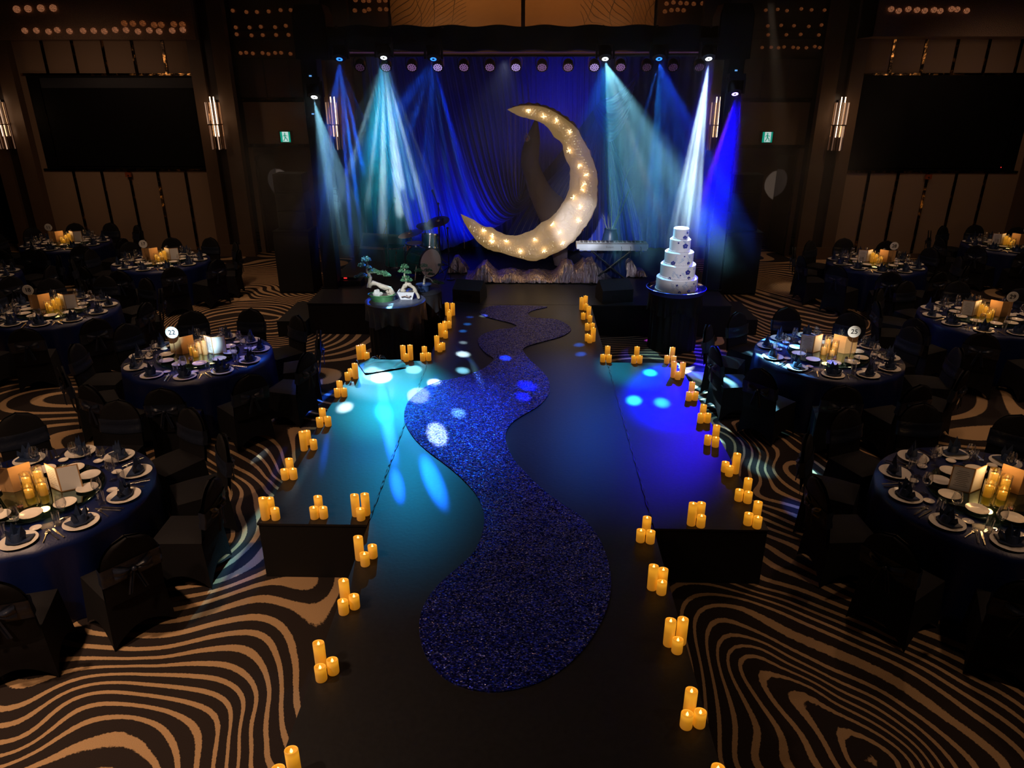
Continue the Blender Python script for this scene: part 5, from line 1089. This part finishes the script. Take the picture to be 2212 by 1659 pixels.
def flower_at(rad, ang, z, s_, parent):
    s_ *= 1.2
    f = MB(); cx_, cy_ = rad * math.cos(ang), rad * math.sin(ang); tx, ty = -math.sin(ang), math.cos(ang)
    for k in range(5):
        a = k * 2 * PI / 5 + .3; ox = s_ * .55 * math.cos(a); oz = s_ * .55 * math.sin(a)
        c = (cx_ + tx * ox + .006 * math.cos(ang), cy_ + ty * ox + .006 * math.sin(ang), z + oz)
        f.sphere(c, s_ * .5, 7, 5, (1 if abs(math.cos(ang)) < .6 else .45, .45 if abs(math.cos(ang)) < .6 else 1, 1))
    o = f.build('sugar_flower', 'petal_blue', parent)
    MB().sphere((cx_ * 1.03, cy_ * 1.03, z), s_ * .22, 6, 4).build('flower_heart', 'flower_heart', o)
def vine_at(rad, ang, z, L, parent, mat='petal_pale'):
    v = MB(); a = ang; zz = z; pts = []
    for k in range(7): pts.append((rad * 1.004 * math.cos(a), rad * 1.004 * math.sin(a), zz)); a += random.uniform(-.35, .35) * .05 / rad; zz += L / 7
    v.tube(pts, .0014, 4)
    for p in pts[1:]:
        for q in (-1, 1):
            aa = math.atan2(p[1], p[0]) + q * random.uniform(.03, .10) * .3 / rad; v.tube([p, (rad * 1.006 * math.cos(aa), rad * 1.006 * math.sin(aa), p[2] + random.uniform(.0, .022))], [.0012, .0030], 4)
    v.build('painted_vine', mat, parent)
d2 = math.radians
for rad, ang, z, s_ in ((.118, -70, .91, .030), (.118, -50, .99, .020), (.162, -72, .78, .036), (.225, -60, .50, .022), (.225, -122, .50, .03), (.275, -68, .36, .035), (.275, -62, .255, .024), (.275, -125, .25, .016), (.325, -65, .045, .022), (.325, -92, .03, .02), (.325, -35, .10, .012), (.162, -110, .83, .012), (.225, -80, .62, .010), (.275, -92, .31, .010), (.275, -40, .40, .012), (.325, -100, .15, .014), (.325, -48, .16, .012)):
    flower_at(rad, d2(ang), z, s_, ck)
for rad, ang, z, L in ((.325, -110, .04, .14), (.325, -96, .05, .12), (.325, -78, .07, .09), (.325, -68, .10, .12), (.325, -55, .03, .10), (.275, -112, .26, .12), (.275, -98, .25, .08), (.275, -75, .26, .10), (.275, -66, .40, .05), (.225, -118, .49, .15), (.225, -98, .49, .10), (.225, -60, .51, .14), (.162, -70, .82, .04), (.118, -60, .95, .09), (.225, -45, .55, .1)):
    vine_at(rad, d2(ang), z, L, ck)

# ================================================================ LED pillar candles on the runway
def candle_rings(prof, n=20):
    b = MB(); b.quad_strip([[(r_ * math.cos(2 * PI * j / n), r_ * math.sin(2 * PI * j / n), z + k * .008 * math.cos(2 * PI * j / n + 1.8)) for j in range(n)] for r_, z, k in prof]); return b
def candle_mesh(h_, rad=.0365):
    b = candle_rings([(rad * .97, 0, 0), (rad, .004, 0), (rad, h_ - .006, 1), (rad * .97, h_, 1), (rad * .90, h_ + .001, 1), (rad * .86, h_ - .004, 1)])
    b.f.append(tuple(reversed(range(20)))); return b
def candle_top(h_, rad=.0365): return candle_rings([(rad * .86, h_ - .004, 1), (rad * .78, h_ - .016, .7), (rad * .5, h_ - .022, .4), (1e-4, h_ - .024, .2)])
def flame_mesh(z): return MB().lathe([(1e-4, z - .002), (.0065, z + .002), (.0085, z + .008), (.005, z + .018), (1e-4, z + .030)], (0, 0, 0), 8)
def make_candle(h_, wax='wax', glassh=0, rad=.0365):
    r = empty('pillar_candle'); candle_mesh(h_, rad).build('wax_body', wax, r); candle_top(h_, rad).build('melted_top', 'wax_top', r); flame_mesh(h_ - .018).build('flame', 'flame', r)
    if glassh: MB().lathe([(rad + .010, .002), (rad + .012, .004), (rad + .012, glassh), (rad + .0105, glassh), (rad + .0105, .006)], (0, 0, 0), 20).build('glass_cylinder', 'glass_clear', r)
    r['category'] = 'candle'; return r
HS = {'s': .105, 'm': .150, 't': .205}
CP = {k: Proto(make_candle(v)) for k, v in HS.items()}
cnt = {'bonsai': 0, 'cake': 0}; nclu = {s: sum(1 for q in CANDLES if q[0] == s) for s in cnt}
HN = {'s': 'short', 'm': 'medium', 't': 'tall'}
def cl_name(side, k):
    n = nclu[side]; j = n - 1 - k
    if side == 'cake': j = n - 1 - k
    return ORD[j] if j < len(ORD) else 'last'
for side, pts in CANDLES:
    k = cnt[side]; cnt[side] += 1
    tot = {}
    for p in pts: tot.setdefault(p[2], []).append(p)
    for p in pts:
        same = tot[p[2]]; ad = ''
        if len(same) == 2:
            o_ = [q for q in same if q is not p][0]
            inner = abs(p[0] + .135) < abs(o_[0] + .135)
            if abs(p[0] - o_[0]) < .03: ad = 'front' if p[1] < o_[1] else 'rear'
            else: ad = 'inner' if inner else 'outer'
        elif len(same) >= 3: ad = {3: ('front', 'middle', 'rear'), 4: ('front', 'second', 'third', 'rear')}[len(same)][sorted(same, key=lambda q: q[1]).index(p)]
        lab = '%s %s glowing pillar candle, %s cluster from the stage along the %s-side runway edge' % (ad, HN[p[2]], cl_name(side, k), side) if ad else '%s glowing pillar candle, %s cluster from the stage along the %s-side runway edge' % (HN[p[2]], cl_name(side, k), side)
        pale = False
        P_ = CP[p[2]]
        P_.place((p[0], p[1], PT + .001), random.uniform(0, 6.28) if 0 else 0, lab, 'candles edging the runway', (1, 1, 1 * random.uniform(.97, 1.03)))
# ================================================================ banquet tables
def clothmesh(seed):
    rng = random.Random(seed); R0 = .905; ph_ = [rng.uniform(0, 6.28) for _ in range(4)]
    def f(u, v):
        a = u * 2 * PI
        if v < .2: q = v / .2; return (R0 * q * math.cos(a), R0 * q * math.sin(a), .752)
        t = (v - .2) / .8
        k = R0 + .008 + .042 * t ** .6 * (.5 + .5 * math.sin(a * 16 + 1.6 * math.sin(a * 3 + ph_[0]) + ph_[1])) + .012 * t * math.sin(a * 5 + ph_[2])
        return (k * math.cos(a), k * math.sin(a), .748 - .742 * t)
    return MB().grid(f, 200, 15)
def make_table(seed):
    r = empty('round_table'); MB().lathe([(1e-4, .72), (.89, .72), (.89, .745), (1e-4, .745)], (0, 0, 0), 40).build('tabletop', 'wood_rail', r)
    for a in (.78, 2.36, 3.93, 5.5): MB().tube([(.55 * math.cos(a), .55 * math.sin(a), .0), (.55 * math.cos(a), .55 * math.sin(a), .72)], .016, 6).build('leg', 'steel', r)
    r['category'] = 'table'; return r
tp = Proto(make_table(1))
clp = [clothmesh(k).build('tablecloth', 'cloth_navy', angle=180) for k in range(3)]; clu = [False] * 3
sus = empty('turntable'); MB().lathe([(1e-4, .012), (.50, .012), (.506, .017), (.506, .023), (.50, .025), (1e-4, .025)], (0, 0, 0), 56).build('glass_disc', 'glass_susan', sus)
MB().lathe([(.18, 0), (.18, .012), (1e-4, .012)], (0, 0, 0), 24).build('base', 'steel', sus); sus['category'] = 'turntable'; sus = Proto(sus)
def plate(rad): return MB().lathe([(1e-4, .004), (rad * .55, .004), (rad * .62, .006), (rad * .97, .017), (rad, .019), (rad * .99, .021), (rad * .62, .010), (rad * .55, .008), (1e-4, .008)], (0, 0, 0), 32)
def single(mb, name, mat, cat): o = mb.build(name, mat); o['category'] = cat; return Proto(o)
PL = single(plate(.135), 'dinner_plate', 'china', 'plate'); PS = single(plate(.088), 'side_plate', 'china', 'plate')
DS = single(MB().lathe([(.022, 0), (.030, .004), (.043, .016), (.044, .018), (.030, .008), (1e-4, .006)], (0, 0, 0), 20), 'sauce_dish', 'china', 'dish')
WG = empty('wine_glass'); gb = MB().lathe([(.006, .088), (.018, .094), (.034, .115), (.041, .140), (.038, .170), (.030, .205), (.029, .205), (.036, .170), (.039, .140), (.032, .117), (1e-4, .098)], (0, 0, 0), 20).build('bowl', 'glass_clear', WG)
MB().lathe([(.036, .0), (.036, .003), (.008, .007), (.004, .014), (.0035, .085), (.008, .092)], (0, 0, 0), 18).build('stem', 'glass_clear', WG); WG['category'] = 'glass'; WG = Proto(WG)
TB = single(MB().lathe([(1e-4, .0), (.026, 0), (.031, .125), (.0295, .125), (.0245, .012), (1e-4, .012)], (0, 0, 0), 20), 'tumbler', 'glass_clear', 'glass')
fk = MB(); fk.box((0, -.035, .004), (.007, .12, .003)); fk.box((0, .04, .005), (.022, .03, .003))
for k in range(4): fk.box((-.009 + k * .006, .07, .006), (.003, .035, .002))
FK = single(fk, 'fork', 'steel', 'cutlery')
kn = MB(); kn.box((0, -.06, .004), (.010, .09, .006)); kn.prism([(-.008, -.015), (.008, -.015), (.009, .08), (.002, .10), (-.006, .09)], .003, .006); KN = single(kn, 'knife', 'steel', 'cutlery')
ch = empty('chopstick_set'); c_ = MB(); c_.tube([(-.004, -.11, .006), (-.004, .11, .014)], .0028, 5).tube([(.005, -.11, .006), (.005, .11, .014)], .0028, 5); c_.build('chopsticks', 'steel', ch)
MB().box((0, .07, .005), (.035, .013, .009)).build('rest', 'china', ch, smooth=False); ch['category'] = 'chopsticks'; ch = Proto(ch)
def napkin(kind):
    b = MB(); rng = random.Random(kind)
    # folded base lying on the plate
    b.prism([(-.075, -.03), (.07, -.045), (.055, .03), (.0, .05), (-.06, .03)], .012, .020)
    spk = [(-.9, .5), (-.3, .9), (.3, 1.0), (.9, .55)] if kind % 2 else [(-.5, .8), (.1, 1.05), (.6, .7)]
    for a, hh in spk:
        base = Vector((.028 * a, .01 + .01 * rng.random(), .018)); H_ = .10 * hh * (1 + .15 * rng.random())
        tip = base + Vector((.045 * a, .01 * rng.uniform(-1, 1), H_)); w_ = .026
        mid = base.lerp(tip, .45)
        n0 = len(b.v)
        b.v += [tuple(base + Vector((-w_, -.008, 0))), tuple(base + Vector((w_, -.008, 0))), tuple(base + Vector((0, .018, 0))), tuple(mid + Vector((-w_ * .9, -.012, 0))), tuple(mid + Vector((w_ * .9, -.012, 0))), tuple(mid + Vector((0, .012, 0))), tuple(tip)]
        for f in ((0, 1, 4, 3), (1, 2, 5, 4), (2, 0, 3, 5), (3, 4, 6), (4, 5, 6), (5, 3, 6)): b.f.append(tuple(n0 + i for i in f))
    b.lathe([(.034, .018), (.030, .045), (.022, .06)], (0, .01, 0), 10)
    return b
NP = [single(napkin(k), 'napkin', 'napkin_navy', 'napkin') for k in range(4)]
# menu cards and number stands
def card(white):
    r = empty('menu_card'); H_ = .235; W_ = .165
    for sgn, nm, a in ((-1, 'back_cover', math.radians(28)), (1, 'front_cover', math.radians(-28))):
        dx, dy = math.cos(a) * sgn, math.sin(a) * sgn
        dy = abs(math.sin(a)) ; dx = math.cos(a) * sgn
        ang = math.atan2(dy, dx)
        MB().box((dx * W_ / 2, dy * W_ / 2, H_ / 2 + .001), (W_, .004, H_), rz=ang).build(nm, 'card_brown', r, smooth=False)
        if white:
            pg = MB().box((dx * W_ / 2 + .0, dy * W_ / 2 - .0035, H_ / 2 + .001), (W_ * .90, .002, H_ * .93), rz=ang).build('page', 'paper_white', r, smooth=False)
            if sgn == -1:
                ln_ = MB()
                for k in range(9): ln_.box((dx * W_ / 2, dy * W_ / 2 - .0056, H_ * (.82 - .075 * k)), (W_ * (.45 + .2 * ((k * 7) % 3) / 2), .001, .004), rz=ang)
                ln_.build('text_lines', 'ink_grey', pg, smooth=False)
    r['category'] = 'menu card'; return r
MC = Proto(card(False)); MW = Proto(card(True))
def number_stand(txt, loc, rz, lab):
    r = empty('table_number', loc, rz); tag(r, lab, 'table number')
    RX = Matrix.Rotation(PI / 2, 3, 'X')
    MB().lathe([(1e-4, -.0025), (.076, -.0025), (.078, 0), (.076, .0025), (1e-4, .0025)], (0, 0, .36), 40, RX).build('disc', 'paper_white', r)
    MB().tube([(0, .006, .0), (0, .006, .34)], .0025, 6).lathe([(.035, 0), (.035, .004), (.004, .006)], (0, 0, 0), 18).build('stand', 'steel', r)
    text_mesh('number', txt, .085, 'ink', r, (0, -.0045, .36), (PI / 2, 0, 0), .0006, .0012)
TC = {}
for hh in (.07, .10, .14, .18): TC[hh] = Proto(make_candle(hh, 'wax', hh + .045, .032))
shk = empty('pepper_shaker'); MB().lathe([(.018, 0), (.020, .01), (.016, .05)], (0, 0, 0), 14).build('jar', 'china', shk); MB().lathe([(.017, .05), (.018, .065), (.010, .075)], (0, 0, 0), 14).build('cap', 'black_plastic', shk); shk['category'] = 'shaker'; SHK = Proto(shk)
tl = empty('tealight_glass'); MB().lathe([(.026, 0), (.030, .06), (.028, .06), (.024, .006), (1e-4, .006)], (0, 0, 0), 18).build('glass_cup', 'glass_clear', tl); MB().lathe([(1e-4, .024), (.022, .024), (.022, .007), (1e-4, .007)][::-1], (0, 0, 0), 14).build('filling', 'rim_foil', tl); tl['category'] = 'glass'; TL = Proto(tl)

# covered banquet chair (faces +Y)
def make_chair():
    r = empty('banquet_chair'); W_, D_ = .43, .44
    b = MB()
    per = [(-1, 1), (1, 1), (1, -1), (-1, -1)]
    def wall(p0, p1):
        def f(u, v):
            x = (p0[0] + (p1[0] - p0[0]) * u) * W_ / 2; y = (p0[1] + (p1[1] - p0[1]) * u) * D_ / 2
            zb = .006 + .13 * math.sin(PI * u) ** .8; fl = 1 + .13 * v - .05 * math.sin(PI * u) * v
            return (x * fl, y * fl, .455 + (zb - .455) * v)
        b.grid(f, 10, 8)
    for i in range(4): wall(per[i], per[(i + 1) % 4])
    b.build('skirt', 'chair_cover', r, angle=60)
    def seat(u, v): x = (u - .5) * W_; y = (v - .5) * D_; return (x, y, .455 + .045 * (math.sin(PI * min(1, max(0, u))) * math.sin(PI * v)) ** .4)
    MB().grid(seat, 10, 10).build('seat', 'chair_cover', r, angle=60)
    bk_ = MB()
    def backf(u, v, s_):
        z = .40 + .55 * v; hw = W_ / 2 * (1.0 if v < .55 else math.sqrt(max(0, 1 - ((v - .55) / .45) ** 2.2)))
        hw = max(hw, .004); x = (u * 2 - 1) * hw; yb = -D_ / 2 - .01 - .07 * v
        th = .035 * (1 - .6 * abs(u * 2 - 1) ** 4)
        return (x, yb + s_ * th, z)
    bk_.grid(lambda u, v: backf(u, v, 1), 14, 20); bk_.grid(lambda u, v: backf(1 - u, v, -1), 14, 20)
    bk_.build('backrest', 'chair_cover', r, angle=70)
    def sash(u, v):
        a = u * 2 * PI; z = .60 + .155 * v + .006 * math.sin(a * 3); yb = -D_ / 2 - .01 - .07 * ((z - .4) / .55)
        return ((W_ / 2 + .008) * max(-1, min(1, 1.25 * math.cos(a))), yb + .045 * math.sin(a) + .004 * math.sin(v * 9), z)
    sh = MB().grid(sash, 40, 6).build('sash', 'satin_sash', r, angle=180)
    bw = MB(); y0 = -D_ / 2 - .095
    for s_ in (-1, 1):
        bw.grid(lambda u, v, s_=s_: (s_ * (.02 + .12 * u), y0 - .035 * math.sin(PI * u) * (1 - abs(v - .5)) - .008 * math.sin(v * 12), .68 + (v - .5) * (.03 + .10 * u) + .01 * u), 8, 8)
        bw.grid(lambda u, v, s_=s_: (s_ * (.01 + .05 * u + .035 * (v - .5)), y0 - .012 + .006 * math.sin(v * 15), .67 - .19 * u), 8, 6)
    bw.sphere((0, y0 - .015, .68), .022, 8, 6); bw.build('bow', 'satin_sash', sh, angle=80)
    r['category'] = 'chair'; return r
CH = Proto(make_chair())

NAMES = {'22': ('table twenty-two', '22'), '25': ('table twenty-five', '25'), 'a': ('the largest bonsai-side table', None), 'b': ('the largest cake-side table', None), '18': ('table eighteen', '18'), '17': ('table seventeen', '17'),
         '28': ('table twenty-eight', '28'), '29': ('table twenty-nine', '29'), '11': ('table eleven', '11'), '31': ('table thirty-one', '31'), 'c': ('the cropped table behind eighteen', None)}
F_ = 1545.0; TH_ = math.radians(22.55); PS_ = math.radians(1.33)
def inview(x, y, z, m=40):
    f = Vector((-math.sin(PS_) * math.cos(TH_), math.cos(PS_) * math.cos(TH_), -math.sin(TH_))); r_ = Vector((math.cos(PS_), math.sin(PS_), 0)); u_ = r_.cross(f)
    v = Vector((x, y, z - 4)); d = v.dot(f)
    if d < .2: return False
    px = 1106 + F_ * v.dot(r_) / d; py = 829.5 - F_ * v.dot(u_) / d
    return -m < px < 2212 + m and -m < py < 1659 + m
NS = 11
for key, ((cx_, cy_), ph0) in TABLES.items():
    nm = NAMES[key][0]; left = cx_ < 0; far = key in ('11', '17', '28', '31', 'c')
    rnd = random.Random(hash(key) if False else sum(map(ord, key)))
    tp.place((cx_, cy_, 0), rnd.uniform(0, 1), 'round banquet table hidden under the navy cloth of ' + nm, 'round banquet tables')
    ci = rnd.randrange(3); o = clp[ci] if not clu[ci] else link(clp[ci].copy()); clu[ci] = True
    o.location = (cx_, cy_, 0); o.rotation_euler = (0, 0, rnd.uniform(0, 6)); tag(o, 'floor-length navy satin tablecloth on ' + nm, 'tablecloth', 'navy tablecloths')
    zt = .754
    sus.place((cx_, cy_, zt), 0, 'round green-tinted glass turntable in the middle of ' + nm, 'glass turntables')
    zs = zt + .026
    angs = [math.radians(ph0 + 360.0 / NS * k) for k in range(NS)]
    angs = sorted([a % (2 * PI) for a in angs], key=lambda a: ((PI / 2 - a) + .28) % (2 * PI))
    for k, a in enumerate(angs):
        ca, sa = math.cos(a), math.sin(a); tx, ty = -sa, ca
        def at(r_, t_, dz=0): return (cx_ + ca * r_ + tx * t_, cy_ + sa * r_ + ty * t_, zt + dz)
        where = '%s place clockwise from the stage end, %s' % (ORD[k], nm)
        rz = a + PI / 2
        # chair
        cp = at(1.235 + rnd.uniform(-.01, .05), rnd.uniform(-.02, .02))
        if inview(cp[0], cp[1], .6, 60):
            CH.place((cp[0], cp[1], 0), rz + rnd.uniform(-.09, .09), 'black chair with bow, %s' % where, 'chairs around ' + nm)
        p = at(.755, 0)
        if not inview(*p, 60): continue
        PL.place(p, rz, 'white dinner plate, ' + where, 'dinner plates on ' + nm)
        NP[rnd.randrange(4)].place((p[0], p[1], p[2] + .003), rz + PI + rnd.uniform(-.5, .5), 'folded navy napkin, ' + where, 'napkins on ' + nm, (1.4, 1.4, 1.45))
        DS.place(at(.60, .085), rz, 'small white sauce dish, ' + where, 'sauce dishes on ' + nm)
        WG.place(at(.565, -.045), rz, 'clear wine glass, ' + where, 'wine glasses on ' + nm)
        TB.place(at(.635, -.125), rz, 'clear tumbler, ' + where, 'tumblers on ' + nm)
        FK.place(at(.74, .175), rz, 'steel fork, ' + where, 'forks on ' + nm)
        KN.place(at(.75, -.175), rz, 'steel knife, ' + where, 'knives on ' + nm)
        if not far: ch.place(at(.74, -.215), rz, 'chopsticks on rest, ' + where, 'chopsticks on ' + nm)
    # turntable plates
    q0 = rnd.uniform(0, 1)
    for k in range(10):
        a = PI / 2 - (k + .3) * 2 * PI / 10
        p = (cx_ + .40 * math.cos(a), cy_ + .40 * math.sin(a), zs)
        if inview(*p, 40): PS.place(p, 0, 'white side plate, %s clockwise on the turntable of %s' % (ORD[k], nm), 'side plates on ' + nm)
    sg = -1 if left else 1
    faceang = math.atan2(-cx_, cy_) * -1
    rzc = -math.atan2(cx_, cy_) * .35
    # number, cards, candles (from the outer side inward)
    MC.place((cx_ + sg * .20, cy_ - .02, zs), rzc + sg * -.15, 'plain brown folded menu card standing by the number of ' + nm, 'brown menu cards')
    MW.place((cx_ - sg * .20, cy_ + .0, zs), rzc + sg * .25, 'folded menu card with a white printed page standing on ' + nm, 'white menu cards')
    if NAMES[key][1]:
        number_stand(NAMES[key][1], (cx_ + sg * .20, cy_ - .19, zs), rzc, 'round white number sign on a thin stand on %s' % nm)
    elif inview(cx_ + sg * .2, cy_ - .1, 1.1, 30):
        r_ = empty('table_number', (cx_ + sg * .27, cy_ - .12, zs), rzc); tag(r_, 'round table sign on a thin stand on ' + nm, 'table number')
        MB().lathe([(1e-4, -.0025), (.076, -.0025), (.078, 0), (.076, .0025), (1e-4, .0025)], (0, 0, .36), 40, Matrix.Rotation(PI / 2, 3, 'X')).build('disc', 'paper_white', r_); MB().tube([(0, .006, .0), (0, .006, .34)], .0025, 6).build('stand', 'steel', r_)
    cs_ = [(.10, -.075, -.02, 'front outer'), (.07, -.0, -.075, 'front'), (.14, .0, .035, 'rear'), (.18, .085, .01, 'tallest inner')]
    if key in ('25', 'a', 'b'): cs_ = [(.14, -.075, -.01, 'outer'), (.07, -.02, -.085, 'front'), (.18, .01, .03, 'rear tallest'), (.10, .075, -.04, 'inner')]
    for hh, dx, dy, wd_ in cs_:
        TC[hh].place((cx_ - sg * dx, cy_ + dy, zs), 0, '%s yellow candle in a clear glass cylinder on %s' % (wd_, nm), 'candles on ' + nm)
    pw = {'22': .9, '25': 1.7, '29': 2.0, 'b': 2.4, 'a': 2.2, '28': 1.4, '31': .8, '18': 1.0, '17': 1.0, '11': 1.2, 'c': .8}[key]
    point('candle_light', (cx_ - sg * .02, cy_ - .02, zs + .27), pw * 1.1, (1, .55, .20), .05)
    SHK.place((cx_ + sg * .10, cy_ - .33, zs), 0, 'white shaker with a black cap on the turntable of ' + nm, 'shakers')
    TL.place((cx_ - sg * .02, cy_ - .27, zs), 0, 'small glass cup with amber filling on the turntable of ' + nm, 'glass cups')
